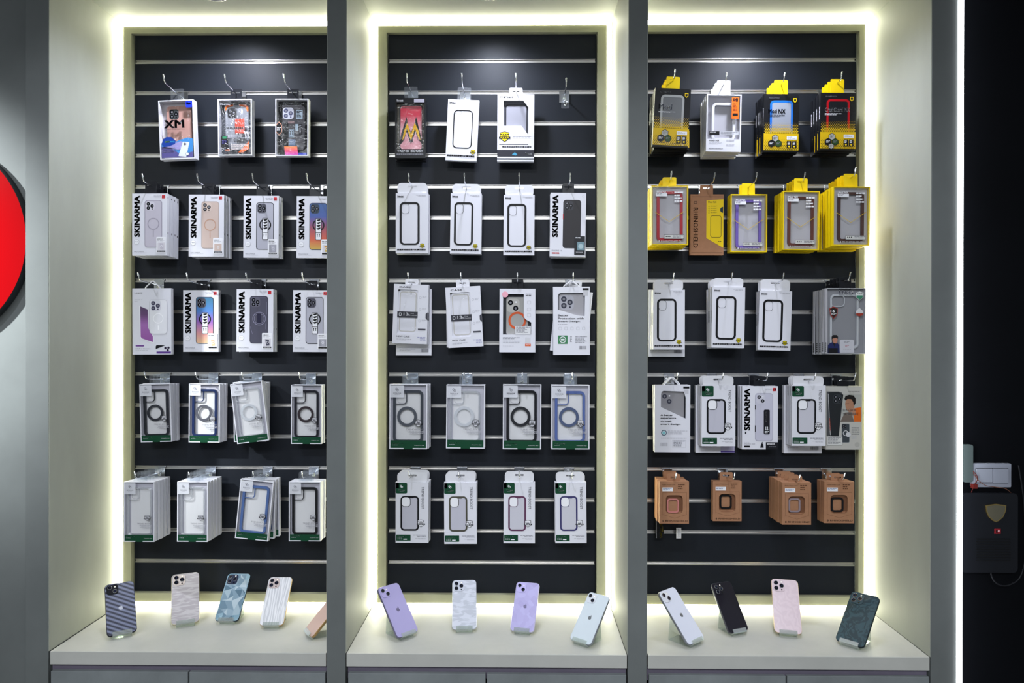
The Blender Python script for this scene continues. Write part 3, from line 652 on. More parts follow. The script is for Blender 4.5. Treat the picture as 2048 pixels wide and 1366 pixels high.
def k_orangering(w, h, t):
    r = empty('phone_case_box', (0, 0, 0)); a = Art(w, h); carton(a, w, h, t, WHITE, .011); P = a.P
    hole = [P(.10, .085), P(.10, .72), P(.89, .72), P(.89, .53), P(.73, .48), P(.68, .44), P(.68, .085)]
    a.prism(rr(-w/2, 0, w/2, h, 0), 0, .0115, WHITE, [hole[::-1]]); a.lines(.73, .08, .90, .125, 2, INK, 2)
    a.lines(.10, .765, .57, .80, 2, GREY, 2); a.lines(.10, .82, .60, .86, 2, LGREY, 2); a.lines(.10, .90, .40, .91, 1, LGREY, 2); a.rect(.72, .865, .88, .905, M('#d05a26', .4), 2); a.lines(.74, .875, .86, .895, 2, PW, 3); a.rect(.72, .765, .87, .855, M('#c5c5c9', .5), 2)
    for v in (.19, .30, .39): a.frame(.77, v, .88, v+.05, .02, .006, LGREY, 2)
    a.build('carton', r)
    c = Art(w, h, .0107); c.rect(.10, .085, .89, .72, M('#27282c', .4), 0); c.rect(.19, .13, .80, .72, M('#9b9a97', .3), 1, .06); c.lenses(.20, .155, .36, 2, M('#b2b0ab', .3), LENS, 2)
    c.flat([(x, z) for x, z in circ(*P(.50, .50), .25*w, 36)], c.Y(3), M('#c4532a', .4), [circ(*P(.50, .50), .19*w, 36)]); c.build('phone_case', r)
    s = Art(w, h); s.disc(.155, .09, .085, M('#e0a2b0', .35), 3); s.build('round_sticker', r); s = Art(w, h); s.rect(.44, .585, .88, .72, WHITE2, 3); s.frame(.44, .585, .88, .72, 0, .006, LGREY, 4); s.lines(.47, .60, .85, .70, 5, GREY, 4); s.build('price_label', r); return r

def k_design(w, h, t, better=True):
    """white carton with a slanted window and a slogan"""
    r = empty('phone_case_box', (0, 0, 0)); a = Art(w, h); carton(a, w, h, t, WHITE, .010); P = a.P
    if better: hole = [P(.13, .14), P(.13, .335), P(.66, .42), P(.86, .43), P(.87, .10), P(.80, .09), P(.20, .09), P(.15, .105)]
    else: hole = [P(.17, .14), P(.17, .33), P(.88, .50), P(.88, .20), P(.82, .10), P(.24, .09), P(.19, .105)]
    a.prism(rr(-w/2, 0, w/2, h, 0), 0, .0105, WHITE, [hole[::-1]])
    a.rect(.80, .02, .97, .05, INK, 2); a.rect(.82, .065, .95, .13, M('#b9b9be', .5), 2)
    if better:
        for i, s_ in enumerate(('Better', 'Protection with', 'Smart Design.')): a.text(s_, .13, .405+i*.045, .13+.047*len(s_), .435+i*.045, INK, 2, 0, .02)
        a.lines(.13, .55, .4, .56, 1, GREY, 2)
        for i in range(5): a.frame(.15+.16*i, .59, .23+.16*i, .635, .02, .006, LGREY, 2)
        a.rect(.13, .715, .39, .84, M('#3d7a52', .4), 2, .01); a.ring(.26, .777, .09, .018, PW, 3); a.rect(.21, .765, .31, .79, PW, 3); a.lines(.46, .73, .53, .82, 5, GREY, 2); a.lines(.60, .73, .92, .83, 6, GREY, 2); a.bars(.70, .87, .90, .92, GREY, 2)
    else:
        for i, s_ in enumerate(('A better', 'experience', 'through', 'smart design.')): a.text(s_, .16, .435+i*.046, .16+.044*len(s_), .465+i*.046, INK, 2, 0, .03)
        a.ring(.26, .712, .08, .02, M('#1d4f5e', .4), 2); a.disc(.26, .712, .045, M('#7fc0c4', .4), 2); a.lines(.37, .68, .92, .74, 4, LGREY, 2); a.lines(.18, .79, .9, .80, 1, LGREY, 2); a.bars(.16, .86, .36, .91, LGREY, 2)
        a.frame(.50, .82, .88, .93, 0, .006, LGREY, 2); a.lines(.53, .83, .85, .92, 5, GREY, 3)
    a.build('carton', r)
    c = Art(w, h, .0098); c.rect(.10, .085, .90, .50, M('#6f7076', .5) if better else BK, 0); c.rect(.17, .105, .84, .50, M('#a09ea2' if better else '#8f8d90', .3), 1, .07); c.lenses(.19, .12, .38 if better else .33, 3 if better else 2, M('#a9a9b2' if better else '#8a888d', .3), M('#3c3d4a', .2), 2); c.build('phone_case', r)
    f = Art(w, h, .0006); f.flat(hole, .0006, FILM); f.build('window_film', r); return r

def k_hex(w, h, t, name='Mod', tint='#a7a9a8', inner='#6c6e70', ink=None, four=False):
    """black and yellow honeycomb carton"""
    r = empty('phone_case_box', (0, 0, 0)); a = Art(w, h); carton(a, w, h, t, BLKC)
    YL = M('#d2ae0e', .4); a.rect(0, .68, 1, .97, YL, 1); HK = M('#17171a', .35)
    a.rect(.20, .13, .80, .66, M(inner, .3), 2, .08) if inner else None
    a.frame(.17, .11, .83, .80, .12, .065, M(tint, .28), 3, .06)
    a.rect(0, .68, 1, .97, YL, 4)
    hexes(a, .50, .665, 8, 18, YL, 5, .006, .024); hexes(a, .79, .955, 8, 18, HK, 5, .006, .016)
    c = ink or PW
    a.text(name, .12, .26, .12+(0.070 if len(name) > 8 else .105 if len(name) > 4 else .16)*len(name)*.78, .335 if len(name) > 4 else .37, c, 6, 0, .015)
    a.lines(.12, .36 if len(name) > 4 else .40, .60, .40 if len(name) > 4 else .42, 2, c, 6); a.text('RHINOSHIELD', .14, .055, .44, .078, PW, 6, 0, .02)
    sh_ = [(.83, .07), (.93, .07), (.93, .12), (.88, .15), (.83, .12)]; a.poly(sh_, YEL, 6); a.poly([(.85, .085), (.91, .085), (.91, .115), (.88, .13), (.85, .115)], HK, 7)
    def hx(u, v, s_, m1, m2): a.flat([(a.P(u, v)[0]+s_*w*cos(pi/6+pi/3*q), a.P(u, v)[1]+s_*w*sin(pi/6+pi/3*q)) for q in range(6)], a.Y(7), m1); a.flat([(a.P(u, v)[0]+s_*.85*w*cos(pi/6+pi/3*q), a.P(u, v)[1]+s_*.85*w*sin(pi/6+pi/3*q)) for q in range(6)], a.Y(8), m2); a.lines(u-s_*.5, v-.02, u+s_*.5, v+.02, 3, PW if m2 is HK else GREY, 9)
    hx(.33, .765, .11, HK, M('#a9a9a2', .4)); hx(.22, .855, .11, HK, HK); hx(.42, .855, .11, HK, M('#2c4a20', .4))
    if four: hx(.31, .93, .09, HK, M('#a9a9a2', .4))
    a.rect(.66, .725, .95, .785, PW, 7, .01); a.text(name[:8], .69, .735, .80, .75, GREY, 8); a.lines(.69, .76, .9, .77, 1, GREY, 8)
    for x in (.66, .81): a.rect(x, .81, x+.13, .93, HK, 7, .01); a.lines(x+.025, .825, x+.105, .88, 3, PW, 8); a.poly([(x+.04, .89), (x+.09, .89), (x+.09, .91), (x+.065, .92), (x+.04, .91)], YEL, 8)
    for i in range(10): a.box(-w/2-.0002, t*.3, h*(.55+i*.022), -w/2, t*.6, h*(.562+i*.022), PW)
    a.build('carton', r)
    f = Art(w, h, -.0022); f.rect(.0, .0, 1, .97, FILM, 0); f.build('clear_cover', r); return r

def k_whitemod(w, h, t):
    r = empty('phone_case_box', (0, 0, 0)); a = Art(w, h); b = .035*w; P = a.P
    a.prism(rr(-w/2, 0, w/2, h, 0), 0, t, WHITE, [rr(-w/2+b, .22*h, w/2-b, h-b, 0)]); a.box(-w/2+b, t-.003, .22*h, w/2-b, t-.001, h-b, M('#a9a8ae', .4))
    a.text('MOD NX', .09, .795, .38, .82, INK, 2, 0, .02); a.lines(.09, .84, .46, .87, 2, LGREY, 2); a.text('RHINOSHIELD', .09, .935, .49, .955, GREY, 2, 0, .02); a.lines(.58, .79, .82, .825, 2, LGREY, 2); a.lines(.58, .87, .82, .905, 2, LGREY, 2); a.build('carton', r)
    case_part(r, w, h, .17, .14, .84, .80, .004, t-.004, M('#d8d8de', .3), .07, cut=False)
    f = Art(w, h, .0005); f.rect(.035, .02, .965, .80, FILM, 0); f.build('window_film', r)
    s = Art(w, h); s.rect(.72, .05, .93, .425, M('#dc651a', .4), 3); s.text('特價', .75, .06, .90, .13, INK, 4, 0, .02); s.lines(.76, .16, .89, .30, 6, M('#7d3a12', .4), 4); s.rect(.75, .33, .90, .375, INK, 4); s.build('orange_sticker', r)
    s = Art(w, h); s.rect(.09, .645, .38, .71, INK, 3); s.text('MOD NX', .11, .655, .28, .675, PW, 4, 0, .01); s.rect(.40, .645, .93, .71, film('silver_label', (.85, .85, .88), milk=.5) if 'silver_label' not in bpy.data.materials else bpy.data.materials['silver_label'], 3); s.lines(.42, .655, .90, .70, 3, GREY, 4); s.build('model_label', r); return r

def k_yellow(w, h, t, case='#a01c28', lo=False):
    """yellow edged box, clear front and back"""
    r = empty('phone_case_box', (0, 0, 0)); b = .028*w
    a = Art(w, h); a.prism(rr(-w/2, 0, w/2, h, 0), .0006, t, YEL, [rr(-w/2+b, b, w/2-b, h-b, 0)]); a.box(-w/2+b, t-.0025, b, w/2-b, t-.001, h-b, M('#aeadb2', .5)); a.build('carton', r)
    case_part(r, w, h, .15, .09, .86, .93, .005, t-.004, M(case, .28), .075, cut=False, rr_=.11)
    p = Art(w, h, .0002); Y_ = M('#c8a818', .4); p.line(.08, .44, .48, .61, .012, Y_, 1); p.line(.48, .61, .90, .43, .012, Y_, 1); p.frame(.05, .03, .95, .97, .01, .006, M('#b9b48c', .4), 1)
    p.text('Mod NX', .14, .085, .40, .12, PW, 2, 0, .02); p.lines(.62, .10, .86, .30, 4, PW, 2); p.text('RHINOSHIELD', .26, .925, .80, .955, PW, 3, 0, .01); p.frame(.19, .925, .22, .953, .01, .01, PW, 3); p.build('window_print', r)
    f = Art(w, h, .0005); f.rect(.02, .01, .98, .99, FILM, 0); f.build('window_film', r)
    s = Art(w, h); s.rect(.12, .125, .42, .18, PW, 2); s.lines(.14, .135, .30, .165, 2, GREY, 3); s.build('price_label', r)
    s = Art(w, h); s.rect(.34, .83, .88, .90, M('#c4c4c0', .4), 2); s.frame(.34, .83, .88, .90, 0, .006, INK, 3)
    for x in (.40, .45, .50): s.disc(x, .86, .016, INK, 3)
    s.lines(.58, .845, .86, .885, 2, GREY, 3); s.build('spec_label', r); return r

def k_kraft(w, h, t):
    r = empty('phone_case_box', (0, 0, 0)); a = Art(w, h); carton(a, w, h, t, KRAFT); DK = M('#3a2a20', .5)
    a.text('RHINOSHIELD', .09, .22, .23, .88, DK, 2, -90, .008); a.frame(.10, .115, .20, .155, .02, .015, DK, 2); a.rect(.03, .035, .97, .042, M('#6d4c36', .6), 2); a.rect(.03, .955, .97, .962, M('#6d4c36', .6), 2)
    a.poly([(.48, .10), (.99, .08), (.99, .88), (.48, .72)], YEL, 2); a.text('Mod NX', .53, .11, .78, .145, INK, 3); 
    for i in range(4): a.ring(.555, .20+i*.035, .018, .005, INK, 3); a.lines(.60, .19+i*.035, .80, .205+i*.035, 2, M('#8a7a10', .4), 3)
    a.frame(.60, .35, .93, .71, .06, .012, INK, 3); a.flat([p for p in circ(*a.P(.98, .255), .09*w, 24) if p[0] <= .5*w*.999], a.Y(3), M('#16303a', .4)); a.lines(.84, .77, .95, .79, 1, INK, 3)
    a.build('carton', r); return r

def k_uag(w, h, t):
    r = empty('phone_case_box', (0, 0, 0)); b = .01*w; a = Art(w, h)
    a.prism(rr(-w/2, 0, w/2, h, 0), .0006, t, M('#c3c3c8', .35), [rr(-w/2+b, b, w/2-b, h-b, 0)]); a.box(-w/2+b, t-.0025, b, w/2-b, t-.001, h-b, M('#84858a', .45))
    for i in range(5): a.box(-w/2-.0002, t*.25, h*(.03+i*.03), -w/2, t*.75, h*(.05+i*.03), INK)
    a.build('carton', r); case_part(r, w, h, .10, .09, .84, .92, .005, t-.004, MILKY, .05, cut=True)
    f = Art(w, h, .0005); f.rect(.01, .005, .99, .995, FILM, 0); f.build('window_film', r)
    p = Art(w, h); p.text('UAG', .30, .035, .67, .10, M('#d6d6dc', .35), 2, 0, .04)
    p.poly([(.74, .07), (.84, .05), (.94, .07), (.93, .14), (.84, .185), (.75, .14)], M('#cfd3d2', .35), 2); p.poly([(.76, .11), (.92, .11), (.92, .14), (.84, .18), (.76, .14)], M('#3c7d62', .35), 3); p.lines(.77, .075, .91, .09, 1, INK, 4)
    p.build('name_print', r); p = Art(w, h)
    p.poly([(.06, .31), (.17, .28), (.28, .31), (.27, .40), (.17, .47), (.08, .40)], M('#8c2f28', .35), 2); p.poly([(.075, .32), (.17, .295), (.265, .32), (.255, .39), (.17, .455), (.095, .39)], M('#26221f', .35), 3); p.text('16', .09, .33, .20, .37, PW, 4, 0, .03); p.lines(.10, .39, .24, .41, 2, PW, 4)
    p.build('shield_sticker', r); p = Art(w, h)
    p.poly([(.74, .35), (.84, .30), (.93, .35), (.93, .41), (.84, .43), (.75, .41)], M('#c9c9cc', .35), 2); p.poly([(.75, .38), (.93, .38), (.93, .41), (.84, .43), (.75, .41)], M('#93372c', .35), 3)
    p.build('hexagon_sticker', r); p = Art(w, h)
    # portrait of a dark-haired person in a blue jacket
    p.poly([(.03, .99), (.03, .87), (.10, .83), (.26, .83), (.32, .87), (.34, .99)], M('#1a2350', .5), 2); p.poly([(.15, .84), (.22, .84), (.20, .90)], M('#17181c', .5), 3); p.rect(.04, .915, .28, .99, M('#121216', .4), 4)
    p.poly([(.14, .76), (.27, .76), (.275, .80), (.24, .845), (.18, .845), (.145, .81)], M('#a87460', .5), 3); p.poly([(.125, .78), (.12, .74), (.16, .715), (.25, .715), (.285, .74), (.28, .775), (.24, .755), (.16, .765)], M('#141214', .5), 4)
    p.poly([(.33, .80), (.37, .785), (.66, .785), (.70, .80), (.70, .985), (.33, .985)], M('#b4b4bb', .35), 2); p.lines(.44, .81, .60, .84, 2, GREY, 3); p.lines(.47, .87, .57, .90, 2, M('#a4545c', .4), 3); p.lines(.42, .93, .62, .94, 1, GREY, 3); p.build('front_print', r); return r

def k_person(w, h, t):
    r = empty('phone_case_box', (0, 0, 0)); a = Art(w, h); carton(a, w, h, t, M('#b3b1ac', .45))
    a.poly([(.02, .085), (.36, .085), (.44, .10), (.48, .14), (.36, .80), (.02, .78)], M('#4a4c4e', .3), 2); a.poly([(.07, .10), (.34, .09), (.44, .12), (.46, .16), (.35, .78), (.10, .78)], M('#26292c', .15), 3); a.lenses(.20, .13, .24, 3, M('#32363a', .25), LENS, 4); a.line(.06, .12, .12, .77, .010, PW, 5); a.line(.10, .50, .12, .70, .02, M('#8c3a2a', .3), 5)
    a.rect(.44, .13, .98, .56, M('#a2a39e', .5), 2); a.poly([(.75, .35), (.98, .33), (.98, .56), (.78, .56)], M('#c8601e', .5), 3); a.poly([(.40, .56), (.52, .42), (.70, .40), (.78, .56)], M('#6a5f58', .5), 4)
    a.poly([(.56, .20), (.74, .19), (.80, .28), (.76, .38), (.66, .42), (.56, .36), (.53, .28)], M('#a1765e', .5), 4); a.poly([(.51, .20), (.54, .155), (.64, .135), (.76, .145), (.82, .19), (.82, .27), (.77, .31), (.755, .25), (.70, .205), (.60, .20), (.545, .225)], M('#171312', .5), 5)
    a.lines(.56, .27, .64, .28, 1, INK, 6); a.poly([(.70, .33), (.80, .36), (.84, .45), (.74, .46)], M('#a87c64', .5), 5)
    a.text('IN FASHION', .47, .355, .84, .395, PW, 6, 0, .01); a.text('WE CELEBRATE', .47, .415, .90, .455, PW, 6, 0, .01); a.lines(.62, .08, .95, .09, 1, INK, 2)
    print_phone(a, .44, .59, .66, .89, M('#3d4248', .3), M('#7c8288', .3), M('#2c3036', .3), PW, l=2, eth=.012); a.disc(.62, .76, .07, M('#c4c4c8', .3), 7)
    for i in range(4): a.lines(.71, .65+i*.032, .93, .675+i*.032, 1, M('#55555c', .4), 3, False, i+2)
    a.lines(.72, .79, .88, .83, 3, LGREY, 3); a.disc(.87, .92, .07, M('#a5a39e', .4), 2); a.build('carton', r)
    s = Art(w, h); s.rect(.03, .79, .46, .93, M('#c9c9c7', .45), 6); s.frame(.03, .79, .46, .93, 0, .006, GREY, 7); s.lines(.06, .805, .42, .915, 6, GREY, 7); s.build('price_label', r); return r

def k_watch(w, h, t, case='#c07a74', pos=(.46, .58), big=False):
    """kraft carton with a rounded hole showing a square watch bumper"""
    r = empty('watch_case_box', (0, 0, 0)); a = Art(w, h); carton(a, w, h, t, KRAFT, .009); c = a.P(.50, .545); q = .29*w
    a.prism(rr(-w/2, 0, w/2, h, 0), 0, .0095, KRAFT, [rr(c[0]-q, c[1]-q*1.1, c[0]+q, c[1]+q*1.1, .13*w)]); LN = M('#5c3c28', .6)
    for p in ((.10, .26, .92, .26), (.10, .26, .10, .78), (.92, .26, .92, .78), (.10, .78, .51, .87), (.51, .87, .92, .78)): a.line(*p, .006, LN, 2)
    a.text('RHINOSHIELD', .20, .915, .95, .955, INK, 2, 0, .008); a.frame(.10, .915, .145, .955, .01, .014, INK, 2); a.text('Apple Watch Case', .08, .06, .53, .09, M('#3a2818', .5), 2); a.lines(.62, .06, .86, .20, 3, LN, 2)
    a.build('carton', r)
    bc = Art(w, h, .0089); bc.rect(.18, .36, .82, .73, M('#6e4a34', .8), 0); bc.build('backing_card', r)
    k = w/h; cu, cv = pos; m = M(case, .3); hw_ = .205; P = a.P; A = P(cu-hw_, cv+hw_*k*1.18); B = P(cu+hw_, cv-hw_*k*1.18); tt = .05*w
    mb = MB().prism(rr(*A, *B, .10*w), .003, .0085, m, [rr(A[0]+tt, A[1]+tt, B[0]-tt, B[1]-tt, .06*w)]); mb.box(A[0]+tt*.7, .008, A[1]+tt*.7, B[0]-tt*.7, .0086, B[1]-tt*.7, KRAFT); mb.build('watch_bumper', r)
    s = Art(w, h); s.rect(.09, .14, .45, .23, PW, 2); s.lines(.11, .16, .42, .205, 2, M('#5a6a90', .4), 3); s.build('price_label', r); return r
#SECTION place
# ------------------------------------------------------------------ hanging tabs and hooks
TABM = M('#d0d0d4', .45)
def tab(root, style, w, h, t, ht, mat=None):
    """the ear the box hangs by; ht = its height above the box top, hole .010 below its top"""
    y0 = t*.5; hz = h+ht-.011
    slot = rr(-.013, hz-.0022, .013, hz+.0022, .0022, 3)
    if style == 'wide':
        o = rr(-w*.46, h-.004, w*.46, h+ht, min(.012, ht*.4)); MB().prism(o, y0, y0+.0008, mat or TABM, [rr(-.014, hz-.0025, .014, hz+.0035, .0025, 3)]).build('hang_tab', root)
    elif style in ('narrow', 'yellow', 'kraft', 'white'):
        mt = {'yellow': YEL, 'kraft': KRAFT}.get(style, TABM); q = .0205 if style != 'kraft' else .0205
        MB().prism(rr(-q, h-.004, q, h+ht, .004), y0, y0+.0009, mt, [rr(-.011, hz-.002, .011, hz+.003, .002, 3)]).build('hang_tab', root)
    elif style == 'dark':
        MB().prism(rr(-.018, h-.004, .018, h+ht, .002), y0, y0+.001, M('#1a1b1f', .25), [slot]).build('hang_tab', root)
    elif style == 'clear':
        MB().prism(rr(-.021, h-.004, .021, h+ht+.002, .004), y0, y0+.0008, CLEARP, [rr(-.015, hz-.002, .015, hz+.003, .002, 3)]).build('hang_tab', root)
    elif style == 'tri':
        m = MB()
        for s_ in (-1, 1): m.tube([(s_*.024, y0, h-.002), (s_*.022, y0, h+.004), (s_*.004, y0, h+ht-.006), (0, y0, h+ht-.004)], .0022, TABM, 6)
        m.build('hang_loop', root)

def hook(x, zr, length, label, slope=.07, turn=0):
    r = empty('display_hook', (x, S-.001, zr)); tag(r, label, 'hook', 'chrome hooks on the slatted panels')
    b = MB(); b.box(-.016, -.0032, -.034, .016, -.0014, .0015, CHROME); b.box(-.016, -.0032, .0005, .016, .0045, .0025, CHROME); b.box(-.016, .0030, .0005, .016, .0045, .0042, CHROME)
    b.build('bracket', r, bevel=.0004)
    z0 = -.018; y1 = -length; z1 = z0+slope*length
    p = [(0, -.001, z0), (0, -.02, z0+slope*.02), (turn*.8, y1+.005, z1-.0003), (turn*.95, y1-.002, z1+.002), (turn, y1-.006, z1+.007), (turn, y1-.011, z1+.016)]
    pr = MB().tube(p, .0017, CHROME, 8).build('prong', r)
    MB().tube([(turn, y1-.0095, z1+.0135), (turn, y1-.014, z1+.0225)], [.0024, .0021], CHROME, 8).build('tip', pr)
    b2 = MB().tube([(0, -.0035, z0-.004), (0, -.006, z0-.004)], .005, CHROME, 10).build('weld_boss', r)
    return r

ROWR = {1: 1, 2: 4, 3: 7, 4: 10, 5: 13}
ORD = {2: 'second', 3: 'third', 4: 'fourth', 5: 'fifth', 6: 'sixth', 7: 'seventh'}
K_D = 1.1154
def stack(row, px, py, wp, hp, tilt, d, n, t, kind, kw, style, desc, cat='box', group=None, dx=0, alt=None, seed=0, jit=1.0, hooklen=None, turn=0, lone=None):
    """a stack of like boxes on one hook: px, py top-left corner of the front box, wp, hp its size in pixels there, d its distance from the panel"""
    d *= K_D; yf = S-d; th = radians(tilt)
    cx = px+(wp/2)*cos(th)-(hp/2)*sin(th); cy = py+(wp/2)*sin(th)+(hp/2)*cos(th)
    x, z = at(cx, cy, yf); sc = yf/F_PX; w, h = wp*sc, hp*sc
    hang = Vector((x+sin(th)*h/2, z+cos(th)*h/2))            # top centre
    zr = ZRAIL[ROWR[row]]; prz = zr-.018+.07*d
    ht = max(.0165, prz+.0125-hang.y) if style != 'clear' else max(.019, prz+.0125-hang.y)
    root = kind(w, h, t, **kw)
    if style: tab(root, style, w, h, t, ht)
    pitch = min(t*1.3+.0012, (d-.009-t)/(n-1)) if n > 1 else 0
    if n > 1 and pitch < t+.0006: print('TIGHT', desc, pitch, t)
    rnd = random.Random(seed+row*17+int(px))
    objs = []
    for k in range(n):
        if k == 0: o = root; a = th; jx = jz = 0
        else:
            o = copy_tree(root); a = th*.25*(1 if k < 2 else -.3)+radians(rnd.uniform(-.7, .7))*jit; jx = rnd.uniform(-.0012, .0012)*jit; jz = -.07*k*pitch*.5+rnd.uniform(-.001, .001)*jit
        hx, hz = hang.x+jx, hang.y+jz
        o.location = (hx-sin(a)*h, yf+k*pitch, hz-cos(a)*h); o.rotation_euler = (0, a, 0)
        if lone: lb = desc
        elif n == 1: lb = desc+', alone on its hook'
        elif k == 0: lb = desc+', front of its stack'
        elif k == n-1: lb = desc+', rearmost in its stack'
        else: lb = desc+', '+ORD[k+1]+' from the front'
        tag(o, lb, cat, group or 'boxed phone cases hanging on hooks'); objs.append(o)
    if lone: return objs
    hk = hook(hang.x+dx, zr, hooklen or max(.118, d+.012), 'chrome hook holding the '+desc, turn=turn)
    return objs

U = k_upright; O = k_outline; Wn = k_window; Q = k_square
RB = ramp_z('rainbow_case_print', [(.12, '#b9a03c'), (.3, '#c4502e'), (.5, '#8a3a52'), (.68, '#2f4a92'), (.85, '#234f8c')], .19)
RB2 = ramp_z('pastel_fade_print', [(.12, '#d9b487'), (.3, '#c98a86'), (.5, '#8757a8'), (.68, '#3d74b8'), (.85, '#2d6f96')], .19)
T1 = .0152
# --- left bay
stack(1, 315.6, 200.9, 71, 119, -2.2, .048, 1, .026, k_xm, {}, 'clear', 'box with a pink glitter case lettered XM')
stack(1, 435, 198, 68.5, 113.5, -.5, .048, 1, .024, k_orange, {}, 'dark', 'box with a grey and orange case')
stack(1, 550.4, 197, 66.5, 115, .1, .048, 1, .022, k_darkbox, {}, 'dark', 'box with a dark case covered in patches')
stack(2, 264, 386.5, 70.5, 125, 0, .078, 4, T1, U, dict(), 'dark', 'white box picturing a lilac clear ring case')
stack(2, 377.5, 388.7, 71, 124.5, .3, .058, 3, T1, U, dict(body='#c3afa5', edge='#a8988f', cam='#cbb9af', rc='#b8937f', pic='#c3afa5'), 'dark', 'white box picturing a peach clear ring case')
stack(2, 487, 391, 71, 124.5, .3, .048, 2, T1, U, dict(ring='badge', body='#a9a9b4', edge='#26262b', cam='#4c4b56', pic='#97979f', sub='KIRA KOBAI'), 'dark', 'white box picturing a silver badge case, second row')
stack(2, 593.3, 392, 71, 124, .2, .042, 1, T1, U, dict(ring='badge', grad=RB, edge='#26262b', cam='#33404f', sub='KIRA KOBAI'), 'dark', 'white box picturing a dark rainbow case')
stack(3, 264, 576.5, 78.5, 133, -.3, .045, 1, T1, k_uniq, {}, 'tri', 'white box picturing a purple screen and white case')
stack(3, 366, 580, 71.5, 124, 0, .030, 1, T1, U, dict(ring='badge', grad=RB2, edge='#3c3c44', cam='#4c4b56', sub='KIRA KOBAI'), 'dark', 'white box picturing a pastel rainbow case')
stack(3, 473, 578, 74, 125.5, .2, .050, 2, T1, U, dict(ring='lines', body='#4a4957', edge='#383744', cam='#5c5b68', sub='HELIO'), 'dark', 'white box picturing a smoky violet lined case')
stack(3, 586, 580, 71.5, 124, .3, .034, 1, T1, U, dict(ring='badge', body='#a9a9b4', edge='#26262b', cam='#4c4b56', pic='#97979f', sub='KIRA KOBAI'), 'dark', 'white box picturing a silver badge case, third row')
stack(4, 278, 768.3, 63, 117, -1.6, .062, 3, .0152, Wn, dict(ring='#2a2c33', case='#1d2027', model='iPhone 15'), 'clear', 'window box with a black case, its right edge crooked')
stack(4, 377.6, 767, 62.5, 118, .4, .062, 3, .0152, Wn, dict(ring='#55565e', case='#1c2b52', model='iPhone 14 Pro'), 'clear', 'window box with a blue-topped case and grey ring')
stack(4, 459.5, 768.5, 64.5, 121, -7.0, .088, 4, .0152, Wn, dict(ring='#8e8e94', clear=True, model='iPhone 14 Pro'), 'clear', 'tilted window box with a clear ring case')
stack(4, 582, 769.5, 61.5, 118.5, .1, .048, 2, .0152, Wn, dict(ring='#2e2529', case='#15141c', model='iPhone 15 Pro Max'), 'clear', 'window box with a black ring case by the left partition')
stack(5, 247, 963.5, 62, 120.5, 0, .118, 5, .0155, Wn, dict(clear=True, model='iPhone 15', wrap=False), 'clear', 'window box with a clear case, leftmost in the bottom row')
stack(5, 354, 963.2, 62, 120.5, .2, .118, 5, .0155, Wn, dict(clear=True, model='iPhone 15 Plus', wrap=False), 'clear', 'window box with a clear case, second in the bottom row')
stack(5, 481, 957.5, 67, 119.5, 5.6, .085, 3, .0155, Wn, dict(case='#4b6394', model='iPhone 15 Pro', wrap=False), 'clear', 'tilted window box with a light blue case')
stack(5, 577.4, 963.7, 64, 119, 0, .090, 3, .0155, Wn, dict(case='#121215', model='iPhone 15 Pro Max', wrap=False), 'clear', 'window box with a black case, bottom row by the left partition')
# --- middle bay
stack(1, 789.8, 195.5, 61.5, 120.5, 0, .055, 2, .020, k_red, {}, 'clear', 'black box with a red case bearing a yellow M')
stack(1, 896.3, 198, 62.5, 122, 2.6, .048, 1, .016, O, dict(old=True), 'clear', 'tilted white box with a slim outline and small camera slot')
stack(1, 995, 188.5, 73.5, 134, .3, .050, 1, .020, k_inner, {}, 'white', 'white box with an angular window and yellow shield')
stack(2, 791.4, 386, 65, 120.5, 0, .058, 3, .0125, O, {}, 'wide', 'white outline box, leftmost in the middle recess')
stack(2, 901.5, 386, 61.8, 121, .8, .048, 2, .0125, O, {}, 'wide', 'white outline box under the slim camera slot box')
stack(2, 1007.4, 389.5, 61.8, 120.5, .3, .040, 1, .0125, O, {}, 'wide', 'white outline box with a grey tab, middle recess')
stack(2, 1101.3, 385.2, 71, 127, .9, .052, 3, .0135, U, dict(ring=None, body='#2c2a2c', edge='#26242a', cam='#34343a', badge=False, blk=True), 'dark', 'white box picturing a black case with red button')
stack(3, 788, 567.6, 69.5, 119, 1.8, .056, 2, .015, k_newcase, {}, 'white', 'white box with a crinkled window, tilted clockwise')
stack(3, 890.2, 575.5, 70, 121, -3.2, .052, 2, .015, k_newcase, {}, 'white', 'white box with a crinkled window, tilted anticlockwise')
stack(3, 999, 577.4, 71.6, 127, .2, .060, 3, .0165, k_orangering, {}, 'dark', 'white window box showing an orange ring case')
stack(3, 1106.2, 573.8, 73.2, 136, -.2, .052, 1, .0165, k_design, {}, 'tri', 'white box with a silver three-lens phone window')
stack(4, 778.8, 768.2, 76, 130, .2, .088, 4, .0155, Wn, dict(ring='#4b4f57', case='#3a3e46', dark=True, model='iPhone 15'), 'clear', 'window box with a smoky grey ring case')
stack(4, 892.8, 769.3, 77.3, 127.5, .4, .050, 2, .0155, Wn, dict(ring='#8e8e94', clear=True, dark=True, model='iPhone 15 Plus'), 'clear', 'upright window box with a clear ring case')
stack(4, 1006, 768.5, 76.7, 130, .2, .048, 1, .0155, Wn, dict(ring='#202126', case='#121217', dark=True, model='iPhone 15 Pro'), 'clear', 'window box with a jet black ring case')
stack(4, 1103, 770.3, 76, 128.5, 0, .055, 2, .0155, Wn, dict(ring='#4a5674', case='#52649a', dark=True, model='iPhone 15 Pro Max'), 'clear', 'window box with a slate blue ring case')
stack(5, 791, 964.3, 65.8, 121.5, 0, .068, 4, .0125, Q, dict(case='#101014', model='iPhone 15'), 'wide', 'white box with green square and black outline case')
stack(5, 887.8, 965, 65.2, 123, -.4, .064, 3, .0125, Q, dict(case='#4c4a40', model='iPhone 15 Plus'), 'wide', 'white box with green square and olive outline case')
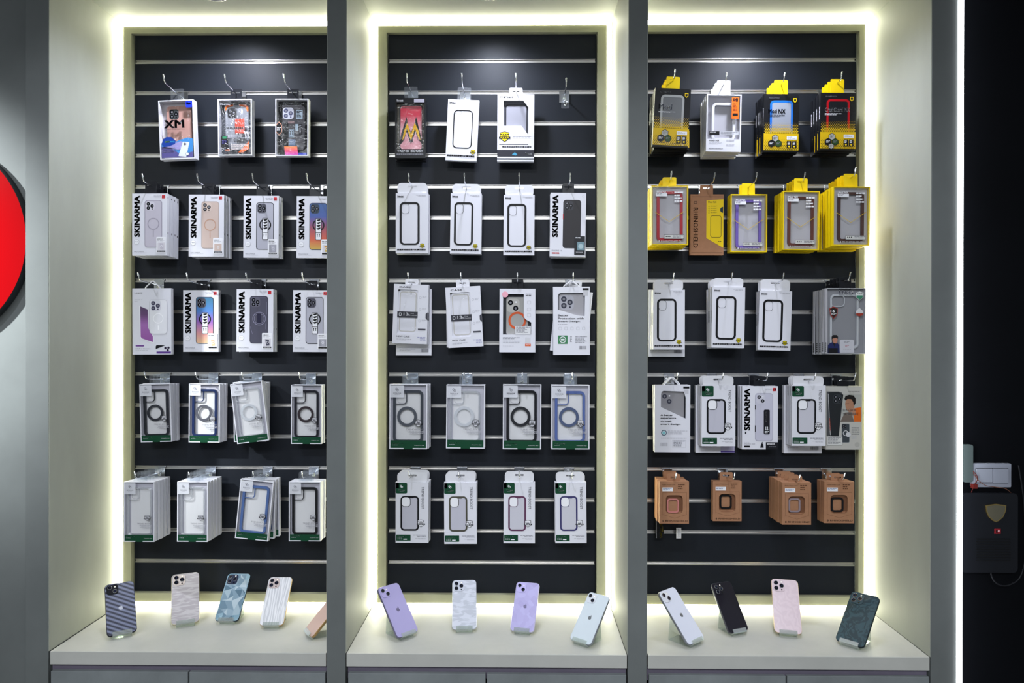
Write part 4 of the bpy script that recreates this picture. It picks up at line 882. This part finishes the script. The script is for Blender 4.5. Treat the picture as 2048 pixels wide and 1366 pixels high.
stack(5, 1007, 964.5, 63, 122, 0, .050, 2, .0125, Q, dict(case='#57304c', model='iPhone 15 Pro', pro=True), 'wide', 'white box with green square and plum outline case')
stack(5, 1110, 965, 62.3, 121.5, -.5, .062, 2, .0125, Q, dict(case='#393663', model='iPhone 15 Pro Max', pro=True), 'wide', 'white box with green square and violet outline case')
# --- right bay
stack(1, 1311, 175.4, 71, 117, 3.0, .118, 5, .0155, k_hex, dict(name='Mod'), 'yellow', 'black and yellow honeycomb box with a pale grey case')
stack(1, 1414, 188.2, 69, 114.5, 1.0, .095, 4, .0160, k_whitemod, {}, 'white', 'white box with an orange sticker')
stack(1, 1528.9, 188, 69, 115.5, .8, .095, 4, .0155, k_hex, dict(name='Mod NX', tint='#1f66b8', inner='#8d929c', ink=BLKC), 'yellow', 'black and yellow honeycomb box with a blue case')
stack(1, 1641.6, 185.6, 69.8, 114.5, .6, .100, 4, .0155, k_hex, dict(name='CrashGuard NX', tint='#b3141f', inner='#1b1c20', four=True), 'yellow', 'black and yellow honeycomb box with a red case')
stack(2, 1303.4, 371.4, 73, 118, 0, .110, 5, .0150, k_yellow, dict(case='#a01c28'), 'yellow', 'yellow-edged box with a red bumper')
stack(2, 1381.2, 388.8, 66, 121, .2, .038, 1, .017, k_kraft, {}, 'kraft', 'brown kraft box with a yellow panel')
stack(2, 1461.8, 388.3, 72.5, 115.5, .2, .052, 2, .017, k_yellow, dict(case='#6d5aa8'), 'yellow', 'yellow-edged box with a lavender bumper')
stack(2, 1567, 381.8, 72.5, 117.5, .6, .100, 4, .0150, k_yellow, dict(case='#5d362d'), 'yellow', 'yellow-edged box with a slim reddish brown bumper')
stack(2, 1667, 373, 73, 117.5, .4, .140, 6, .0155, k_yellow, dict(case='#4a322d'), 'yellow', 'yellow-edged box with a dark brown bumper, nearest the light')
stack(3, 1306.3, 579.5, 63, 119.5, 0, .050, 2, .0125, O, {}, 'wide', 'white outline box nearest the right partition, third row')
stack(3, 1425, 574, 65.2, 121, .9, .085, 4, .0155, O, {}, 'wide', 'white outline box, central in the third row of the right recess')
stack(3, 1519.5, 581, 64.3, 118.5, 1.6, .058, 2, .0155, O, {}, 'wide', 'slightly tilted white outline box beside the grey translucent boxes')
stack(3, 1654.3, 576.6, 76.8, 130.5, .1, .105, 5, .0165, k_uag, {}, 'dark', 'grey translucent box with a portrait of a person')
stack(4, 1310, 770, 70.5, 134, .2, .052, 2, .0165, k_design, dict(better=False), 'tri', 'white box with slanted window of a two-lens phone')
stack(4, 1403.3, 770.7, 67.2, 121.5, 0, .072, 3, .0125, Q, dict(case='#101014', model='iPhone 14 Plus'), 'wide', 'green square box with thin black outline, beside the slogan box')
stack(4, 1484.5, 772.6, 71, 126, 0, .055, 3, .0135, U, dict(ring='strap', body='#b9b8c6', edge='#a5a4b2', cam='#c0bfca', two=True), 'dark', 'white box picturing a glitter case with black strap')
stack(4, 1584, 771, 67, 120.5, 0, .072, 3, .0125, Q, dict(case='#101014', model='iPhone 14 Pro', pro=True), 'wide', 'green square box with thin black outline, beside the person photo box')
stack(4, 1652, 772.8, 71.3, 126.2, 0, .048, 2, .016, k_person, {}, 'dark', 'pale box with a photo of a person in profile')
# odd boxes left at the back of four stacks and one leaning behind the three-lens phone box
stack(3, 792, 578, 71, 133, 0, .0215, 1, .014, k_plain, {}, 'white', 'plain white box with a barcode behind the clockwise-tilted crinkled window boxes', lone=1)
stack(3, 1297.5, 579.5, 72, 133.5, 0, .0205, 1, .014, k_plain, {}, 'white', 'plain white box behind the outline boxes nearest the right partition', lone=1)
stack(4, 1392, 771, 77, 134, 0, .026, 1, .016, k_plain, dict(purple=True), 'white', 'white box with a purple corner behind the green square boxes', lone=1)
stack(4, 1568, 771, 75, 135, 0, .026, 1, .016, k_plain, {}, 'white', 'plain white box behind the green square boxes beside the person photo box', lone=1)
stack(3, 1113, 577.5, 73, 124, 6.0, .034, 1, .014, k_plain, {}, 'white', 'white box leaning clockwise behind the silver three-lens phone box', lone=1)
for a_ in ((1319.5, 963.3, 58.3, 84, 0, .100, 3, .0235, dict(case='#c07a74', pos=(.46, .58)), 'kraft watch box with a pink bumper'),
           (1426, 962.8, 57, 79.5, 0, .048, 1, .0235, dict(case='#121214', pos=(.46, .52)), 'kraft watch box with a thick black bumper'),
           (1564.7, 965.3, 57.3, 84, 0, .130, 4, .0235, dict(case='#8a7b80', pos=(.44, .545)), 'kraft watch box with a mauve grey bumper'),
           (1648.8, 963.7, 59.2, 82.5, .2, .085, 2, .0235, dict(case='#17171a', pos=(.46, .56)), 'kraft watch box with a thin black bumper')):
    px, py, wp, hp, tl, d, n_, t_, kw, desc = a_
    stack(5, px, py, wp, hp, tl, d, n_, t_, k_watch, kw, 'kraft', desc, group='boxed watch bumpers')
#SECTION extra
# ------------------------------------------------------------------ phones on acrylic stands
def tex_mat(name, kind, c1, c2, scale, rot=0, rough=.22, stretch=(1, 1, 1), dist=0, coat=.3):
    def bl(nt, b):
        tc = nt.nodes.new('ShaderNodeTexCoord'); mp = nt.nodes.new('ShaderNodeMapping'); mp.inputs['Scale'].default_value = stretch; mp.inputs['Rotation'].default_value = (0, rot, 0)
        nt.links.new(tc.outputs['Object'], mp.inputs[0]); r = nt.nodes.new('ShaderNodeValToRGB'); r.color_ramp.elements[0].color = lin(c1); r.color_ramp.elements[1].color = lin(c2)
        if kind == 'wave':
            t = nt.nodes.new('ShaderNodeTexWave'); t.inputs['Scale'].default_value = scale; t.inputs['Distortion'].default_value = dist; t.inputs['Detail'].default_value = 2; t.inputs['Detail Scale'].default_value = 2; o = t.outputs['Fac']
        elif kind == 'cells':
            t = nt.nodes.new('ShaderNodeTexVoronoi'); t.inputs['Scale'].default_value = scale; s_ = nt.nodes.new('ShaderNodeSeparateColor'); nt.links.new(t.outputs['Color'], s_.inputs[0]); o = s_.outputs[0]
        else:
            t = nt.nodes.new('ShaderNodeTexNoise'); t.inputs['Scale'].default_value = scale; t.inputs['Distortion'].default_value = dist; o = t.outputs['Fac']; r.color_ramp.elements[0].position = .46; r.color_ramp.elements[1].position = .54
        nt.links.new(mp.outputs[0], t.inputs['Vector']); nt.links.new(o, r.inputs[0]); nt.links.new(r.outputs[0], b.inputs['Base Color'])
    return node_mat(name, bl, rough, 0, coat)

FRUIT = [(0, -.50), (.10, -.47), (.22, -.50), (.34, -.42), (.45, -.22), (.50, -.08), (.40, -.02), (.34, .10), (.36, .22), (.44, .32), (.32, .42), (.16, .42), (.02, .36), (-.14, .42), (-.30, .38), (-.42, .24), (-.46, .02), (-.40, -.22), (-.30, -.40), (-.18, -.50), (-.08, -.48)]
LEAF = [(.02, .46), (.04, .60), (.14, .72), (.24, .76), (.23, .62), (.14, .50)]

def smartphone(wd, back, frame, three, module, label, logo=None, lens_ring='#8a8c93', facets=False):
    h = wd*2.06; r = empty('smartphone', (0, 0, 0)); tag(r, label, 'phone', 'display phones leaning on clear stands'); rad = wd*.15; T = .0080
    def ring(off, y): return [(x, y, z) for x, z in rr(-wd/2+off, off, wd/2-off, h-off, rad-off, 7)]
    MB().loft([ring(.0009, .0003), ring(.0002, .0011), ring(0, .0022), ring(0, .0060), ring(.0004, .0074), ring(.0012, T)], frame, cap=True).build('body', r, recalc=False)
    bp = MB(); bp.prism(rr(-wd/2+.0011, .0011, wd/2-.0011, h-.0011, rad-.0011, 7), 0, .0005, back)
    if facets:
        rn = random.Random(11); nx, nz = 4, 8; G_ = {}
        for i in range(nx+1):
            for j in range(nz+1):
                ex = i in (0, nx); ez = j in (0, nz)
                G_[i, j] = (-wd/2+.003+(wd-.006)*(i+(0 if ex else rn.uniform(-.42, .42)))/nx, .003+(h-.006)*(j+(0 if ez else rn.uniform(-.42, .42)))/nz)
        for i in range(nx):
            for j in range(nz):
                q4 = [G_[i, j], G_[i+1, j], G_[i+1, j+1], G_[i, j+1]]
                if (i in (0, nx-1)) and (j in (0, nz-1)): continue
                for t3 in (((0, 1, 2), (0, 2, 3)) if rn.random() < .5 else ((0, 1, 3), (1, 2, 3))): bp.flat([q4[k] for k in t3], -.00012, M(rn.choice(['#6a8190', '#7b919e', '#8b9fab', '#99abb4', '#a9b8bf', '#586f7e']), .2, coat=.3))
    if logo:
        q = wd*.155; bp.flat([(x*q, h*.5+z*q) for x, z in FRUIT], -.0001, logo); bp.flat([(x*q, h*.5+z*q) for x, z in LEAF], -.0001, logo)
    bp.build('back_panel', r)
    s_ = wd*(.44 if three else .40); x0 = -wd/2+wd*.055; z1 = h-wd*.055
    mo = MB().prism(rr(x0, z1-s_, x0+s_, z1, s_*.27, 6), -.0016, .0002, module, smooth=False).build('camera_module', r, bevel=.0003)
    pos = ((.27, .73), (.27, .27), (.73, .50)) if three else ((.28, .70), (.70, .29))
    rl = s_*(.185 if three else .19); RM = M(lens_ring, .25, .8); G = M('#07080d', .05, coat=1); G2 = M('#20243a', .1)
    for a, b in pos:
        cx, cz = x0+a*s_, z1-s_+b*s_
        m = MB(); m.loft([[(cx+q*cos(2*pi*k/24), y, cz+q*sin(2*pi*k/24)) for k in range(24)] for q, y in ((rl, -.0014), (rl, -.0036), (rl*.86, -.0038), (rl*.84, -.0030))], RM, cap=False)
        m.flat(circ(cx, cz, rl*.86, 24), -.0031, G).flat(circ(cx, cz, rl*.36, 16), -.0033, G2); m.build('lens', mo)
    cx, cz = (x0+.74*s_, z1-s_+.84*s_) if three else (x0+.72*s_, z1-s_+.74*s_)
    MB().flat(circ(cx, cz, s_*.065, 14), -.0018, M('#efe9dc', .3)).build('flash', mo)
    if three: MB().flat(circ(x0+.73*s_, z1-s_+.15*s_, s_*.065, 14), -.0018, G).build('depth_sensor', mo)
    return r

def stand(x, y, phi, al, wd, label, small=.62):
    r = empty('phone_stand', (x, y, Z_SHELF+.0002), (0, 0, phi)); tag(r, label, 'phone stand', 'clear stands on the ledges')
    h = wd*2.06; hw = wd*.32; U_ = Vector((0, sin(al), cos(al))); N = Vector((0, cos(al), -sin(al))); B = Vector((0, 0, .012))
    def plate(p, q, th, nm, mat, hw_=hw):
        d = (q-p).normalized(); nn = Vector((0, -d.z, d.y))*th/2; m = MB()
        v = [Vector((sx*hw_, 0, 0))+pt+sg*nn for sx in (-1, 1) for pt in (p, q) for sg in (-1, 1)]
        m.add([v[0], v[1], v[3], v[2], v[4], v[5], v[7], v[6]], [(0, 1, 2, 3), (4, 5, 6, 7)], mat); m.add([v[0], v[1], v[3], v[2], v[4], v[5], v[7], v[6]], [(0, 1, 5, 4), (1, 2, 6, 5), (2, 3, 7, 6), (3, 0, 4, 7)], ACRYL_E if th < .003 else mat)
        return m.build(nm, r, recalc=False)
    top = B+U_*h*small+N*.0102
    plate(B+N*.0102+U_*(-.0018), top, .0024, 'back_rest', ACRYL)
    plate(B-N*.0050+U_*(-.0018), B+N*.0095+U_*(-.0018), .0022, 'ledge', ACRYL_E)
    plate(B-N*.0048+U_*(-.0028), B-N*.0048+U_*.0085, .0022, 'lip', ACRYL_E)
    foot = Vector((0, top.y+.006, .0012)); plate(top, foot, .0022, 'rear_leg', ACRYL)
    plate(Vector((0, .0035, .0012)), foot, .0022, 'base', ACRYL)
    return r

LG = M('#d3d4dc', .3)
PH = [
 ('carbon', -1.1331, 2.0502, .5788, .7505, .077, tex_mat('carbon_weave_skin', 'wave', '#2b2d3a', '#767c93', 27, radians(58), .3), '#1c1d22', False, '#17181d', 'phone with a dark diagonal carbon weave skin', M('#c9ccd8', .25, .3)),
 ('brick', -.9897, 2.1307, .4338, .7673, .0781, tex_mat('silver_brick_skin', 'noise', '#a9a3a5', '#bcb7b8', 34, 0, .25, (.5, 1, 3.2), 1.2), '#cfc7ad', True, '#c9bdb6', 'phone with a pale silvery banded skin', None),
 ('facet', -.8767, 2.1502, -.0074, .7535, .0726, tex_mat('blue_facet_skin', 'cells', '#648898', '#a5bec9', 70, .5, .22), '#27313c', True, '#262c3e', 'phone with a pale blue faceted skin', None),
 ('wood', -.7314, 2.1178, .0308, .727, .0719, tex_mat('white_wood_skin', 'wave', '#b4b5b9', '#d8d8da', 22, .1, .35, (1.8, 1, .22), 9), '#b3986a', True, '#b8a9a6', 'phone with a white wood grain skin and gold sides', None),
 ('pinkside', -.606, 2.062, -1.02, .75, .0725, M('#c9aca0', .3), '#a8895c', True, '#b49a90', 'pale pink phone showing its gold side', None),
 ('lav1', -.3174, 2.0579, .7998, .7111, .0752, M('#a49dc6', .25, noise=.03), '#77738f', False, '#aca3cf', 'lavender phone turned to the right, leftmost in the middle recess', M('#857ea0', .2, .5)),
 ('silver', -.1615, 2.0985, .0812, .7485, .0729, tex_mat('silver_blocks_skin', 'noise', '#b2b5be', '#c3c6cf', 40, 0, .25, (.8, 1, 2.4), .6), '#c2c6ce', True, '#b9bcc6', 'silvery three-lens phone with a blocky patterned skin', None),
 ('lav2', .0046, 2.086, -.2059, .7124, .0709, tex_mat('lavender_bubble_skin', 'cells', '#a49dc6', '#b0aad2', 60, 0, .25), '#cfcbe0', False, '#b3abd8', 'lavender phone with pale sides and a mottled skin', M('#918aac', .2, .5)),
 ('white1', .1652, 2.0132, -.6744, .7635, .0717, M('#c3ccd2', .25, noise=.03), '#8f949c', False, '#c9cdd4', 'icy white phone turned to the left in the middle recess', M('#8d9196', .2, .6)),
 ('white2', .4927, 2.0213, .7353, .7216, .0774, M('#cdd0dc', .25), '#84878e', False, '#cfd0d6', 'white phone turned to the right beside the right partition', M('#8b8e94', .2, .6)),
 ('black', .6309, 2.0921, .3847, .632, .0702, M('#1d1b22', .22, coat=.4), '#55565c', True, '#1c1b21', 'black three-lens phone leaning in the right recess', None),
 ('pink', .7679, 2.0826, -.2215, .6217, .0757, tex_mat('pink_contour_skin', 'wave', '#c4b0b6', '#cbb8bd', 16, .6, .28, (1, 1, 1), 14), '#cbb493', True, '#c6b4ba', 'pale pink three-lens phone with fine curved lines', None),
 ('green', .9096, 2.0148, -.7992, .8342, .079, tex_mat('dark_teal_swirl_skin', 'noise', '#1c3038', '#28424b', 30, .5, .2, (1, 1, 1), 3, .6), '#1d2a30', True, '#33454a', 'dark teal three-lens phone turned to the left', None),
]
for nm, x, y, phi, al, wd, back, fr_, three, mod, lb, logo in PH:
    p = smartphone(wd, back, M(fr_, .3, .5), three, M(mod, .25, coat=.3), lb, logo, facets=(nm == 'facet'))
    p.location = (x, y, Z_SHELF+.0122); p.rotation_euler = (-al, 0, phi)
    stand(x, y, phi, al, wd, 'clear acrylic stand under the '+lb)

# clear empty tag on the last hook of the top row, and the small things under the first watch boxes
def ptz(px, py, y): x, z = at(px, py, y); return x, z
x, z = ptz(1130.5, 217, S-.055)
t = empty('price_tag_sleeve', (x, S-.055, z)); tag(t, 'small clear plastic tag hanging on an otherwise empty hook', 'tag')
q = MB().prism(rr(-.0125, 0, .0125, .046, .003), 0, .0008, CLEARP, [rr(-.004, .036, .004, .041, .002, 3)]).build('sleeve', t)
MB().tube([(-.001, -.0008, .008), (-.004, -.0008, .016), (-.002, -.0008, .026), (.004, -.0008, .027), (.005, -.0008, .018), (0, -.0008, .008)], .0007, CHROME, 6).build('wire_clip', t)
hook(x, ZRAIL[1], .085, 'bare chrome hook with only a small clear tag on it')
x, z = ptz(1312, 1077, S-.025); hh = .19
t = empty('phone_case_box', (x+.012, S-.026, z)); tag(t, 'black box with yellow sideways lettering peeking out under the kraft boxes', 'box')
a = Art(.024, hh); carton(a, .024, hh, .012, BLKC); a.text('CrashGuard NX', .45, .76, .78, .985, YEL, 2, 90, .01); a.lines(.83, .80, .9, .97, 1, M('#8a7a10', .4), 2); a.line(.05, .5, .05, .99, .05, LGREY, 2); a.build('carton', t)
x, z = ptz(1357.5, 1077, S-.02)
t = empty('price_tag', (x, S-.02, z)); tag(t, 'small white tag hanging below the kraft box with a pink bumper', 'tag')
a = Art(.0155, .034); a.box(-.0078, 0, 0, .0078, .001, .034, PW); a.text('CrashGuard', .3, .12, .6, .9, INK, 1, 90); a.build('card', t); MB().tube([(0, .0005, .033), (.0005, .0005, .06)], .0005, LGREY, 6).build('string', t)
